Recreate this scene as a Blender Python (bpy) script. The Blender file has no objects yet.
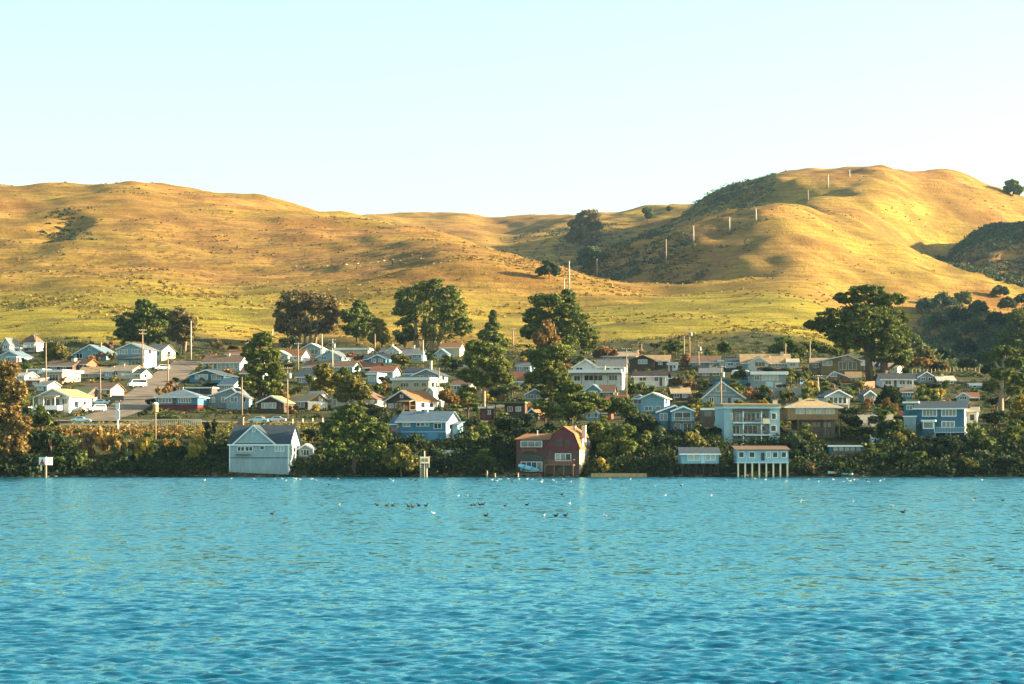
import bpy, bmesh, math, random
import numpy as np
from mathutils import Vector, Matrix

SC = bpy.context.scene
COL = SC.collection
R = math.radians

# ---------------------------------------------------------------- camera
FPX = 2500.0          # focal length in pixels of the 1024 px wide picture
CAMH = 4.0            # eye height above the water
HOR = 457.0           # picture row of the horizon
cam_d = bpy.data.cameras.new('camera')
cam_d.sensor_width = 36.0
cam_d.lens = 36.0 * FPX / 1024.0
cam_d.shift_y = (HOR - 342.0) / 1024.0
cam_d.clip_start = 0.5
cam_d.clip_end = 30000
cam = bpy.data.objects.new('camera', cam_d)
cam.location = (0, 0, CAMH)
cam.rotation_euler = (R(90), 0, 0)
COL.objects.link(cam)
SC.camera = cam

# ---------------------------------------------------------------- light
SUN_EL, SUN_AZ = 15.0, 3.0      # azimuth counted from +X towards +Y
world = bpy.data.worlds.new('World')
SC.world = world
world.use_nodes = True
wn = world.node_tree.nodes
wl = world.node_tree.links
wn.clear()
sky = wn.new('ShaderNodeTexSky')
sky.sky_type = 'NISHITA'
sky.sun_disc = False
sky.sun_elevation = R(SUN_EL)
sky.sun_rotation = R(90 - SUN_AZ)
sky.air_density = 1.0
sky.dust_density = 2.0
sky.ozone_density = 1.6
bg = wn.new('ShaderNodeBackground')
bg.inputs['Strength'].default_value = 0.082
hs = wn.new('ShaderNodeMix')
hs.data_type = 'RGBA'
hs.blend_type = 'MULTIPLY'
hs.inputs[0].default_value = 1.0
hs.inputs[7].default_value = (1.02, 1.09, 0.89, 1)
wo = wn.new('ShaderNodeOutputWorld')
wl.new(sky.outputs[0], hs.inputs[6])
wl.new(hs.outputs[2], bg.inputs['Color'])
wl.new(bg.outputs[0], wo.inputs['Surface'])

sun_d = bpy.data.lights.new('sun', 'SUN')
sun_d.energy = 5.0
sun_d.angle = R(0.5)
sun_d.color = (1.0, 0.82, 0.54)
sun = bpy.data.objects.new('sun', sun_d)
sdir = Vector((math.cos(R(SUN_AZ)) * math.cos(R(SUN_EL)), math.sin(R(SUN_AZ)) * math.cos(R(SUN_EL)), math.sin(R(SUN_EL))))
sun.rotation_euler = (-sdir).to_track_quat('-Z', 'Y').to_euler()
sun.location = (600, 200, 400)
COL.objects.link(sun)

SC.view_settings.view_transform = 'Standard'
SC.view_settings.look = 'None'
SC.view_settings.gamma = 1
SC.view_settings.use_curve_mapping = False
SC.view_settings.exposure = 2.28
SC.cycles.max_bounces = 6
SC.cycles.diffuse_bounces = 2
SC.cycles.transparent_max_bounces = 8
SC.cycles.volume_bounces = 0
SC.cycles.use_denoising = True

# ---------------------------------------------------------------- node material helpers
def new_mat(name):
    m = bpy.data.materials.new(name)
    m.use_nodes = True
    nt = m.node_tree
    return m, nt, nt.nodes['Principled BSDF']

def nd(nt, kind, **kw):
    n = nt.nodes.new(kind)
    for k, v in kw.items():
        setattr(n, k, v)
    return n

def noise(nt, vec, scale, detail=4.0, rough=0.6):
    n = nd(nt, 'ShaderNodeTexNoise')
    n.inputs['Scale'].default_value = scale
    n.inputs['Detail'].default_value = detail
    n.inputs['Roughness'].default_value = rough
    if vec is not None:
        nt.links.new(vec, n.inputs['Vector'])
    return n.outputs['Fac']

def mapping(nt, scale=(1, 1, 1), coord='Object', rot=(0, 0, 0)):
    tc = nd(nt, 'ShaderNodeTexCoord')
    mp = nd(nt, 'ShaderNodeMapping')
    mp.inputs['Scale'].default_value = scale
    mp.inputs['Rotation'].default_value = rot
    nt.links.new(tc.outputs[coord], mp.inputs['Vector'])
    return mp.outputs['Vector']

def ramp(nt, fac, stops):
    r = nd(nt, 'ShaderNodeValToRGB')
    e = r.color_ramp.elements
    while len(e) < len(stops):
        e.new(0.5)
    for i, (p, c) in enumerate(stops):
        e[i].position = p
        e[i].color = (c[0], c[1], c[2], 1) if not isinstance(c, (int, float)) else (c, c, c, 1)
    nt.links.new(fac, r.inputs['Fac'])
    return r.outputs['Color']

def mix(nt, fac, a, b, mode='MIX'):
    m = nd(nt, 'ShaderNodeMix', data_type='RGBA', blend_type=mode)
    for sock, v in ((m.inputs[0], fac), (m.inputs[6], a), (m.inputs[7], b)):
        if isinstance(v, (int, float)):
            sock.default_value = v
        elif isinstance(v, tuple):
            sock.default_value = (v[0], v[1], v[2], 1)
        else:
            nt.links.new(v, sock)
    return m.outputs[2]

def bump(nt, bsdf, height, strength, dist):
    b = nd(nt, 'ShaderNodeBump')
    b.inputs['Strength'].default_value = strength
    b.inputs['Distance'].default_value = dist
    nt.links.new(height, b.inputs['Height'])
    nt.links.new(b.outputs['Normal'], bsdf.inputs['Normal'])
    return b

# ---------------------------------------------------------------- terrain shape
def interp(x, pts):
    p = np.array(pts, float)
    return np.interp(x, p[:, 0], p[:, 1])

def smooth_interp(x, pts, w=14.0):
    """piecewise linear curve smoothed by averaging neighbours"""
    s = 0
    for k in (-1.5, -1, -0.5, 0, 0.5, 1, 1.5):
        s = s + interp(x + k * w, pts)
    return s / 7.0

def smax(a, b, k):
    d = a - b
    return 0.5 * (a + b + np.sqrt(d * d + k * k))

_rs = np.random.RandomState(5)
_waves = []
for wl_ in (420, 260, 170, 110, 75, 48, 30, 20):
    for _ in range(5):
        a = _rs.uniform(0, 2 * np.pi)
        _waves.append((math.cos(a) * 2 * np.pi / wl_, math.sin(a) * 2 * np.pi / wl_, _rs.uniform(0, 6.28), wl_))

def lumps(X, Y, lo=0, hi=1e9):
    z = 0
    for kx, ky, p, w in _waves:
        if lo <= w <= hi:
            z = z + np.sin(kx * X + ky * Y + p) * w * 0.010
    return z

BASE = [(300, -8), (470, -3.2), (494, -0.7), (500, 0.25), (505, 2.2), (513, 5.6), (530, 9.2), (545, 11), (600, 15.3), (690, 24), (790, 34.6),
        (860, 42.5), (930, 51), (1080, 72), (1180, 86), (1250, 93), (1330, 92), (1450, 80), (1600, 66), (2000, 62), (9000, 60)]
C2 = [(-3000, 260), (-900, 215), (-300, 200), (0, 187.5), (60, 184), (150, 184), (220, 192), (300, 205.5), (370, 217), (430, 232), (480, 249), (530, 267), (565, 281), (620, 310), (700, 350), (900, 430)]
D2 = [(-3000, 2000), (300, 1950), (420, 1750), (530, 1450), (700, 1300)]
C3 = [(-300, 300), (250, 240), (340, 222), (375, 215), (410, 211), (455, 212), (500, 215), (545, 214), (575, 217), (640, 213), (690, 207), (760, 200), (1000, 240), (1500, 300)]
C4 = [(400, 360), (520, 330), (560, 315), (600, 292), (640, 246), (680, 214), (720, 190), (760, 174), (800, 172), (850, 170), (900, 167), (940, 168.5), (980, 178), (1024, 194), (1080, 220), (1300, 300), (2500, 330)]
C5 = [(480, 400), (530, 320), (560, 292), (585, 268), (605, 248), (630, 235), (660, 226), (690, 218), (720, 212), (760, 206), (800, 202), (830, 212), (860, 224), (890, 239), (920, 252), (945, 261), (985, 271), (1024, 283), (1080, 305), (1200, 350), (1600, 420)]
C6 = [(700, 480), (900, 350), (930, 285), (945, 258), (962, 236), (985, 222), (1024, 217), (1060, 203), (1120, 190), (1250, 185), (1500, 190), (2500, 250), (4000, 300)]
C7 = [(-4000, 470), (880, 460), (920, 430), (945, 405), (970, 370), (1000, 340), (1024, 316), (1060, 275), (1100, 245), (1200, 230), (4000, 230)]
C8 = [(-4000, 480), (950, 440), (985, 370), (1000, 345), (1024, 308), (1060, 262), (1100, 235), (1200, 225), (4000, 225)]  # ridge mostly past the right edge, added to throw shade over the ravine

def H(X, Y):
    X = np.asarray(X, float)
    Y = np.asarray(Y, float)
    u = 512 + FPX * X / np.maximum(Y, 1.0)
    u = np.clip(u, -4000, 5000)
    # town slope and the near grass hill
    Yw = Y + 12 * np.sin(u / 97.0) * np.clip((Y - 520) / 200, 0, 1) + 22 * np.sin(u / 61.0 + 1) * np.clip((Y - 950) / 200, 0, 1)
    zb = interp(Yw, BASE)
    zb = (interp(Yw - 8, BASE) + 2 * zb + interp(Yw + 8, BASE)) / 4
    zs = interp(Y, BASE)
    k = np.clip((Y - 515) / 40, 0, 1)
    zb = zs * (1 - k) + zb * k
    g = smooth_interp(u, [(-4000, 1), (800, 1), (850, 0.88), (890, 0.74), (935, 0.42), (975, 0.12), (1040, 0.02), (5000, 0.02)])
    z760 = 31.3
    zb = np.where(zb > z760, z760 + (zb - z760) * g, zb)
    if Y.size and Y.max() < 895:
        return zb + lumps(X, Y, 0, 120) * np.clip((Y - 560) / 300, 0, 1) * 0.35
    # far layers
    def layer(C, D, wf, wb, power=2.0):
        c = smooth_interp(u, C)
        d = smooth_interp(u, D, 60.0) if isinstance(D, list) else D
        zc = CAMH + (HOR - c) * d / FPX
        t = np.where(Y < d, (d - Y) / wf, (Y - d) / wb)
        return zc * np.exp(-np.abs(t) ** power)
    z = zb
    lz = lumps(X, Y)
    far = np.clip((Y - 1000) / 500, 0, 1)
    l2 = layer(C2, D2, 760, 700, 1.75)
    l3 = layer(C3, 2800, 900, 1200)
    l4 = layer(C4, 2350, smooth_interp(u, [(-4000, 420), (730, 420), (800, 640), (860, 640), (940, 390), (6000, 390)]), 900, 1.9)
    l5 = layer(C5, 1850, 420, 330, 1.8)
    l6 = layer(C6, 2080, 260, 900, 2.0)
    l7 = layer(C7, 1190, 260, 330, 2.0)
    l8 = layer(C8, 1560, 200, 170, 2.0)
    l2 = l2 * np.clip((Y - 900) / 250, 0, 1)
    hills = smax(smax(l2, l3, 6), smax(smax(smax(smax(l4, l5, 22), l6, 4), l7, 4), l8, 4), 6)
    z = np.where(Y > 900, smax(z, hills, 10 * np.clip((Y - 900) / 200, 0.01, 1)), z)
    kl = 1 - 0.85 * np.clip((620 - u) / 120, 0, 1)
    z = z + kl * lumps(X, Y, 150, 999) * far * 0.045 + kl * lumps(X, Y, 81, 149) * far * 0.25 + (0.45 + 0.55 * kl) * lumps(X, Y, 0, 80) * far * 0.5 - 5.0 * far + lumps(X, Y, 0, 120) * np.clip((Y - 560) / 300, 0, 1) * 0.35
    # hollows on the left hill and the ravine on the right
    for (pu, Yc, L, W_, dep) in NOTCH:
        xc = (pu - 512) * Yc / FPX
        dx, dy = X - xc, Y - Yc
        z = z - dep * np.exp(-(dx / W_) ** 2 - (dy / L) ** 2)
    return z

NOTCH = [(64, 1530, 26, 14, 11), (52, 1470, 20, 11, 8), (285, 1730, 36, 22, 12), (305, 1800, 30, 14, 8), (868, 1740, 70, 34, 7), (845, 1600, 60, 40, 6), (780, 1680, 60, 30, 5),
         (655, 1640, 90, 42, 16), (610, 1560, 60, 30, 10), (735, 1560, 45, 30, 12), (450, 1520, 30, 16, 8), (800, 2120, 40, 30, 12),
         (500, 2560, 120, 60, 22), (420, 2600, 100, 40, 16)]

_YN = np.arange(496, 894, 0.5)
_YF = np.concatenate([np.arange(890, 1300, 0.5), np.arange(1300, 3200, 2.0)])
def hit(px, py):
    """point of the ground that the picture shows at column px, row py"""
    best = None
    for ys_ in (_YN, _YF):
        X = (px - 512.0) * ys_ / FPX
        zr = CAMH + (HOR - py) * ys_ / FPX
        zt = H(X, ys_)
        ok = np.nonzero(zt >= zr)[0]
        if len(ok):
            i = int(ok[0])
            return Vector((float(X[i]), float(ys_[i]), float(zt[i])))
        i = int(np.argmin(zr - zt))
        if best is None or zr[i] - zt[i] < best[0]:
            best = (zr[i] - zt[i], Vector((float(X[i]), float(ys_[i]), float(zt[i]))))
    return best[1]

def gz(x, y):
    return float(H(np.array([x]), np.array([y]))[0])

def link(o, parent=None):
    COL.objects.link(o)
    if parent is not None:
        o.parent = parent
    return o

def grid_mesh(name, P, mat, smooth=True):
    """P: rows x cols x 3"""
    r, c = P.shape[:2]
    me = bpy.data.meshes.new(name)
    idx = np.arange(r * c).reshape(r, c)
    q = np.stack([idx[:-1, :-1], idx[:-1, 1:], idx[1:, 1:], idx[1:, :-1]], -1).reshape(-1, 4)
    me.vertices.add(r * c)
    me.vertices.foreach_set('co', P.reshape(-1).astype(np.float32))
    me.loops.add(q.size)
    me.loops.foreach_set('vertex_index', q.reshape(-1).astype(np.int32))
    me.polygons.add(len(q))
    me.polygons.foreach_set('loop_start', np.arange(0, q.size, 4, dtype=np.int32))
    me.polygons.foreach_set('use_smooth', np.full(len(q), smooth))
    me.update()
    me.validate()
    me.materials.append(mat)
    return me

# ---------------------------------------------------------------- terrain
us = np.concatenate([np.linspace(-2000, -400, 40), np.linspace(-380, 0, 40)[:-1], np.linspace(0, 1024, 420), np.linspace(1024, 1420, 60)[1:], np.linspace(1450, 3000, 40)])
ys = np.concatenate([[300, 400, 450, 480], np.linspace(488, 560, 60), np.linspace(562, 900, 110), np.linspace(904, 1350, 110), np.linspace(1356, 3000, 220), np.linspace(3040, 5000, 24)])
UU, YY = np.meshgrid(us, ys)
XX = (UU - 512) * YY / FPX
ZZ = H(XX, YY)
tm, nt, bs = new_mat('hillside_ground')
P_ = mapping(nt, (1, 1, 1))
att = nd(nt, 'ShaderNodeAttribute', attribute_name='cover')
sep = nd(nt, 'ShaderNodeSeparateColor')
nt.links.new(att.outputs['Color'], sep.inputs[0])
n1 = noise(nt, P_, 0.006, 5, 0.62)
n2 = noise(nt, mapping(nt, (0.5, 1.0, 1.4)), 0.035, 6, 0.7)
n3 = noise(nt, mapping(nt, (0.8, 0.45, 1)), 0.35, 4, 0.7)
gold = mix(nt, ramp(nt, n2, [(0.42, 0), (0.58, 1)]), (0.205, 0.098, 0.021), (0.330, 0.172, 0.040))
green = mix(nt, ramp(nt, n2, [(0.4, 0), (0.6, 1)]), (0.15, 0.128, 0.013), (0.31, 0.245, 0.026))
gf = nd(nt, 'ShaderNodeMath', operation='ADD', use_clamp=True)
gr = ramp(nt, n1, [(0.42, 0.0), (0.62, 0.75)])
ga = nd(nt, 'ShaderNodeMath', operation='MULTIPLY'); ga.inputs[1].default_value = 0.72
nt.links.new(gr, ga.inputs[0])
nt.links.new(ga.outputs[0], gf.inputs[0]); nt.links.new(sep.outputs[0], gf.inputs[1])
grass = mix(nt, gf.outputs[0], gold, green)
brush = ramp(nt, n3, [(0.50, 0), (0.63, 1)])
bm_ = nd(nt, 'ShaderNodeMath', operation='MULTIPLY')
nt.links.new(brush, bm_.inputs[0]); nt.links.new(sep.outputs[1], bm_.inputs[1])
grass = mix(nt, bm_.outputs[0], grass, (0.10, 0.055, 0.022))
trail = nd(nt, 'ShaderNodeTexWave', wave_type='BANDS', bands_direction='Z', wave_profile='SIN')
trail.inputs['Scale'].default_value = 0.085
trail.inputs['Distortion'].default_value = 5.0
trail.inputs['Detail'].default_value = 3.0
trail.inputs['Detail Scale'].default_value = 0.35
nt.links.new(mapping(nt, (0.35, 0.35, 1)), trail.inputs['Vector'])
tf = nd(nt, 'ShaderNodeMath', operation='MULTIPLY'); tf.inputs[1].default_value = 0.45
nt.links.new(ramp(nt, trail.outputs['Fac'], [(0.86, 0), (0.97, 1)]), tf.inputs[0])
grass = mix(nt, tf.outputs[0], grass, (0.13, 0.07, 0.028))
soil = mix(nt, ramp(nt, n3, [(0.4, 0), (0.62, 1)]), (0.025, 0.034, 0.012), (0.085, 0.072, 0.024))
ground = mix(nt, sep.outputs[2], grass, soil)
nt.links.new(ground, bs.inputs['Base Color'])
bs.inputs['Roughness'].default_value = 0.95
bs.inputs['Specular IOR Level'].default_value = 0.1
bump(nt, bs, noise(nt, mapping(nt, (1, 0.6, 1)), 0.5, 6, 0.75), 0.9, 1.6)
tme = grid_mesh('terrain', np.stack([XX, YY, ZZ], -1), tm)
ca = tme.color_attributes.new('cover', 'FLOAT_COLOR', 'POINT')
wob = 30 * np.sin(UU / 41.0) + 20 * np.sin(UU / 17.0 + 2)
meadow = np.exp(-((YY + wob - 970) / 115.0) ** 2) * (0.35 + 0.75 * np.clip((300 - UU) / 80, 0, 1) + 0.9 * np.clip((UU - 540) / 120, 0, 1))
scrub = 0.40 + 0.6 * np.exp(-((YY + wob - 1330) / 200.0) ** 2) * np.clip((580 - UU) / 120, 0, 1)
town = np.clip((885 - YY + 25 * np.sin(UU / 23.0)) / 40, 0, 1)
town = np.maximum(town, np.clip((UU - 915) / 40, 0, 1) * np.clip((1500 - YY) / 150, 0, 1) * np.clip((YY - 760) / 60, 0, 1))
cc = np.stack([np.clip(meadow, 0, 1), np.clip(scrub, 0, 1), town, np.ones_like(YY)], -1).reshape(-1)
ca.data.foreach_set('color', cc.astype(np.float32))
terrain = link(bpy.data.objects.new('terrain', tme))
terrain['kind'] = 'structure'

# ---------------------------------------------------------------- water
uw = np.concatenate([np.linspace(-900, -60, 60)[:-1], np.linspace(-60, 1084, 880), np.linspace(1084, 1924, 60)[1:]])
pr = np.concatenate([np.linspace(900, 700, 60)[:-1], np.arange(700, 520, -0.5), np.arange(520, 476.0, -0.5)])
yw = CAMH * FPX / (pr - HOR)
yw = np.concatenate([[-600, -100, 5, 15], yw[yw < 525], [535]])
XW = (uw[None, :] - 512) * np.maximum(yw, 40)[:, None] / FPX
XW = np.concatenate([np.full((len(yw), 1), -4500.0), XW, np.full((len(yw), 1), 4500.0)], 1)
YW = np.repeat(yw[:, None], XW.shape[1], 1)
ZW = np.zeros_like(XW)
rs = np.random.RandomState(11)
dyr = np.abs(YW ** 2 / (FPX * CAMH)) * 0.5
patch = 0.75 + 0.35 * np.sin(XW / 31 + 0.6) * np.sin(YW / 17.0) + 0.2 * np.sin(XW / 11 + YW / 9)
for i in range(84):
    lam = 0.24 * (5.0 ** (rs.rand() ** 1.35)) 
    ang = R(-82) + rs.normal(0, 0.85)
    kx, ky = math.cos(ang) * 2 * np.pi / lam, math.sin(ang) * 2 * np.pi / lam
    fade = np.clip(1.6 - 3.2 * dyr / lam, 0, 1)
    ph = kx * XW + ky * YW + rs.uniform(0, 6.28)
    ZW += fade * patch * lam * 0.0090 * (np.sin(ph) + 0.25 * np.sin(2 * ph + 0.7))
ZW[:, 0] = ZW[:, -1] = 0
wm, nt, bs = new_mat('bay_water')
bs.inputs['Base Color'].default_value = (0.002, 0.070, 0.125, 1)
bs.inputs['Roughness'].default_value = 0.5
bs.inputs['Specular IOR Level'].default_value = 0.0
wv = mapping(nt, (0.8, 1.5, 1))
def wnoise(sx, sy, sc, det):
    n = nd(nt, 'ShaderNodeTexNoise')
    n.inputs['Scale'].default_value = sc
    n.inputs['Detail'].default_value = det
    n.inputs['Roughness'].default_value = 0.6
    nt.links.new(mapping(nt, (sx, sy, 1)), n.inputs['Vector'])
    return n.outputs['Color']
def vm(op, a, b):
    m = nd(nt, 'ShaderNodeVectorMath', operation=op)
    for s_, v in zip(m.inputs, (a, b)):
        if isinstance(v, tuple):
            s_.default_value = v
        else:
            nt.links.new(v, s_)
    return m.outputs[0]
# facets of the ripples too small for the mesh; the ones turned to the viewer show most
rip = vm('ADD', vm('SUBTRACT', wnoise(0.8, 1.2, 2.7, 5), (0.5, 0.5, 0.5)), vm('MULTIPLY', vm('SUBTRACT', wnoise(0.5, 1.6, 0.23, 3), (0.5, 0.5, 0.5)), (0.5, 0.4, 0.5)))
rip = vm('ADD', vm('MULTIPLY', rip, (0.36, 0.74, 0.0)), (0.0, -0.08, 0.0))
geo = nd(nt, 'ShaderNodeNewGeometry')
sx = nd(nt, 'ShaderNodeSeparateXYZ'); nt.links.new(geo.outputs['Position'], sx.inputs[0])
# wind ripples seen in patches: shorter ones close by, longer streaks far out on the bay
for (a0, a1, amp, fx, fy) in ((30, 85, 0.58, 1.7, 0.55), (110, 240, 0.50, 1.3, 0.13)):
    mr = nd(nt, 'ShaderNodeMapRange'); mr.inputs['From Min'].default_value = a0; mr.inputs['From Max'].default_value = a1; mr.inputs['To Max'].default_value = amp
    nt.links.new(sx.outputs[1], mr.inputs['Value'])
    gust = vm('MULTIPLY', vm('SUBTRACT', wnoise(fx, fy, 1.0, 3), (0.5, 0.5, 0.5)), (0.5, 1.0, 0.0))
    gs_ = nd(nt, 'ShaderNodeVectorMath', operation='SCALE'); nt.links.new(gust, gs_.inputs[0]); nt.links.new(mr.outputs[0], gs_.inputs['Scale'])
    rip = vm('ADD', rip, gs_.outputs[0])
nrm = vm('NORMALIZE', vm('ADD', geo.outputs['Normal'], rip), (0, 0, 0))
nt.links.new(nrm, bs.inputs['Normal'])
gl = nd(nt, 'ShaderNodeBsdfGlossy'); gl.inputs['Roughness'].default_value = 0.10; gl.inputs['Color'].default_value = (0.52, 0.95, 1.0, 1)
nt.links.new(nrm, gl.inputs['Normal'])
fr = nd(nt, 'ShaderNodeFresnel'); fr.inputs['IOR'].default_value = 1.5
nt.links.new(nrm, fr.inputs['Normal'])
mw = nd(nt, 'ShaderNodeMixShader')
nt.links.new(fr.outputs[0], mw.inputs[0]); nt.links.new(bs.outputs[0], mw.inputs[1]); nt.links.new(gl.outputs[0], mw.inputs[2])
nt.links.new(mw.outputs[0], nt.nodes['Material Output'].inputs['Surface'])
water = link(bpy.data.objects.new('water', grid_mesh('water', np.stack([XW, YW, ZW], -1), wm)))
water['kind'] = 'structure'
# ---------------------------------------------------------------- mesh builder
class MB:
    def __init__(self):
        self.v, self.f = [], []
    def add(self, vs, fs):
        n = len(self.v)
        self.v += [tuple(p) for p in vs]
        self.f += [tuple(i + n for i in f) for f in fs]
        return self
    def box(self, x0, x1, y0, y1, z0, z1):
        return self.add([(x0, y0, z0), (x1, y0, z0), (x1, y1, z0), (x0, y1, z0), (x0, y0, z1), (x1, y0, z1), (x1, y1, z1), (x0, y1, z1)],
                        [(3, 2, 1, 0), (4, 5, 6, 7), (0, 1, 5, 4), (1, 2, 6, 5), (2, 3, 7, 6), (3, 0, 4, 7)])
    def prism(self, prof, axis, a, b):
        """closed profile of (t, z) extruded along axis ('x' or 'y') from a to b; counter-clockwise profile"""
        n = len(prof)
        if axis == 'y':
            vs = [(t, a, z) for t, z in prof] + [(t, b, z) for t, z in prof]
        else:
            vs = [(a, t, z) for t, z in prof] + [(b, t, z) for t, z in prof]
        fs = [tuple(range(n)), tuple(range(2 * n - 1, n - 1, -1))]
        fs += [(i, i + n, (i + 1) % n + n, (i + 1) % n) for i in range(n)]
        return self.add(vs, fs)
    def tube(self, pts, rad, seg=7, cap=True):
        pts = [Vector(p) for p in pts]
        if isinstance(rad, (int, float)):
            rad = [rad] * len(pts)
        vs, fs = [], []
        for i, p in enumerate(pts):
            d = (pts[min(i + 1, len(pts) - 1)] - pts[max(i - 1, 0)])
            d = d.normalized() if d.length > 1e-6 else Vector((0, 0, 1))
            a = d.cross(Vector((0, 1, 0)) if abs(d.y) < 0.9 else Vector((1, 0, 0))).normalized()
            b = d.cross(a)
            for k in range(seg):
                t = 2 * math.pi * k / seg
                vs.append(p + (a * math.cos(t) + b * math.sin(t)) * rad[i])
        for i in range(len(pts) - 1):
            for k in range(seg):
                k2 = (k + 1) % seg
                fs.append((i * seg + k, i * seg + k2, (i + 1) * seg + k2, (i + 1) * seg + k))
        if cap:
            fs.append(tuple(range(seg - 1, -1, -1)))
            fs.append(tuple((len(pts) - 1) * seg + k for k in range(seg)))
        return self.add(vs, fs)
    def build(self, name, mat, parent=None, smooth=False):
        me = bpy.data.meshes.new(name)
        me.from_pydata(self.v, [], self.f)
        bm = bmesh.new(); bm.from_mesh(me)
        bmesh.ops.recalc_face_normals(bm, faces=bm.faces)
        bm.to_mesh(me); bm.free()
        me.materials.append(mat)
        if smooth:
            for p in me.polygons:
                p.use_smooth = True
        return link(bpy.data.objects.new(name, me), parent)

def thing(name, label, cat, loc=(0, 0, 0), rz=0.0, group=None):
    o = bpy.data.objects.new(name, None)
    o.empty_display_size = 0.5
    COL.objects.link(o)
    o.location = loc
    o.rotation_euler = (0, 0, rz)
    tag(o, label, cat, group)
    return o

def tag(o, label, cat, group=None):
    o['label'] = label
    o['category'] = cat
    if group:
        o['group'] = group
    return o

def copy_thing(root, loc, rz, scale=1.0, label=None):
    """a copy of a thing with its parts and their sub-parts"""
    def rec(o, parent):
        c = o.copy()
        COL.objects.link(c)
        if parent is not None:
            c.parent = parent
        for ch in o.children:
            rec(ch, c)
        return c
    c = rec(root, None)
    c.location = loc
    c.rotation_euler = (0, 0, rz)
    c.scale = (scale, scale, scale) if isinstance(scale, (int, float)) else scale
    if label:
        c['label'] = label
    return c

# ---------------------------------------------------------------- materials
def paint_mat(name, col, rough=0.7, siding=0.0, var=0.26, spec=0.25, vertical=False):
    m, nt, bs = new_mat(name)
    n = noise(nt, mapping(nt, (1.6, 1.6, 0.35)), 0.9, 6, 0.72)
    k = ramp(nt, n, [(0.3, 1 - var), (0.7, 1 + var * 0.4)])
    c = mix(nt, 1.0, (col[0], col[1], col[2]), k, 'MULTIPLY')
    nt.links.new(c, bs.inputs['Base Color'])
    bs.inputs['Roughness'].default_value = rough
    bs.inputs['Specular IOR Level'].default_value = spec
    if siding:
        w = nd(nt, 'ShaderNodeTexWave', wave_type='BANDS', bands_direction='X' if vertical else 'Z', wave_profile='SAW')
        w.inputs['Scale'].default_value = 0.314 / siding
        nt.links.new(mapping(nt), w.inputs['Vector'])
        bump(nt, bs, w.outputs['Fac'], 0.8, 0.03)
    return m

def roof_mat(name, col, var=0.3):
    m, nt, bs = new_mat(name)
    n = noise(nt, mapping(nt, (1.0, 1.0, 2.2)), 1.3, 6, 0.75)
    n2 = noise(nt, mapping(nt), 0.25, 3, 0.6)
    c = mix(nt, ramp(nt, n, [(0.35, 0), (0.65, 1)]), tuple(x * (1 - var) for x in col), tuple(x * (1 + var * 0.6) for x in col))
    c = mix(nt, ramp(nt, n2, [(0.5, 0), (0.75, 0.45)]), c, tuple(0.6 * x + 0.03 for x in col))
    nt.links.new(c, bs.inputs['Base Color'])
    bs.inputs['Roughness'].default_value = 0.9
    bs.inputs['Specular IOR Level'].default_value = 0.15
    w = nd(nt, 'ShaderNodeTexWave', wave_type='BANDS', bands_direction='Z', wave_profile='SAW')
    w.inputs['Scale'].default_value = 1.6
    w.inputs['Distortion'].default_value = 1.0
    nt.links.new(mapping(nt), w.inputs['Vector'])
    bump(nt, bs, w.outputs['Fac'], 0.6, 0.03)
    return m

WC = dict(white=(0.64, 0.64, 0.61), cream=(0.58, 0.49, 0.33), paleblue=(0.29, 0.43, 0.48), sky=(0.20, 0.36, 0.43), blue=(0.075, 0.22, 0.32),
          navy=(0.045, 0.13, 0.20), grey=(0.24, 0.28, 0.29), lightgrey=(0.30, 0.37, 0.39), brown=(0.10, 0.06, 0.04), red=(0.17, 0.035, 0.04), weathered=(0.135, 0.10, 0.085),
          tan=(0.25, 0.175, 0.09), beige=(0.52, 0.43, 0.30), teal=(0.05, 0.17, 0.22), pink=(0.50, 0.33, 0.24), rust=(0.30, 0.12, 0.07), maroon=(0.125, 0.058, 0.050))
WALL = {k: paint_mat('wall_paint_' + k, v, 0.75, 0.18) for k, v in WC.items()}
TRIM = {k: paint_mat('trim_' + k, v, 0.6, 0, 0.08) for k, v in dict(white=(0.78, 0.78, 0.75), brown=(0.12, 0.07, 0.04), cream=(0.66, 0.56, 0.38), blue=(0.10, 0.30, 0.45), red=(0.16, 0.03, 0.035), dark=(0.04, 0.045, 0.05), paleblue=(0.40, 0.55, 0.60)).items()}
RC = dict(grey=(0.15, 0.15, 0.15), brown=(0.17, 0.105, 0.07), orange=(0.27, 0.12, 0.05), dark=(0.045, 0.05, 0.06), tan=(0.37, 0.25, 0.13), bluegrey=(0.12, 0.17, 0.21),
          redbrown=(0.22, 0.085, 0.05), green=(0.13, 0.15, 0.07), pale=(0.46, 0.40, 0.31), slate=(0.055, 0.07, 0.085))
ROOF = {k: roof_mat('roofing_' + k, v) for k, v in RC.items()}
def glass_mat(name, col, rough=0.06):
    m, nt, bs = new_mat(name)
    n = noise(nt, mapping(nt, (1, 1, 1)), 0.8, 2, 0.5)
    nt.links.new(mix(nt, n, tuple(c * 0.6 for c in col), tuple(c * 1.3 for c in col)), bs.inputs['Base Color'])
    bs.inputs['Roughness'].default_value = rough
    bs.inputs['Specular IOR Level'].default_value = 0.9
    return m
GLASS = [glass_mat('window_glass', (0.02, 0.03, 0.04)), glass_mat('window_glass_curtained', (0.20, 0.20, 0.18)), glass_mat('window_glass_blind', (0.34, 0.34, 0.31), 0.2)]
M_WOOD = paint_mat('bare_wood', (0.20, 0.12, 0.07), 0.85, 0, 0.4)
M_POLE = paint_mat('weathered_pole', (0.30, 0.21, 0.13), 0.9, 0, 0.35)
M_POLEPALE = paint_mat('pale_pole', (0.42, 0.37, 0.29), 0.8, 0, 0.2)
M_DARKWOOD = paint_mat('dark_piles', (0.05, 0.038, 0.03), 0.9, 0, 0.4)
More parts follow.
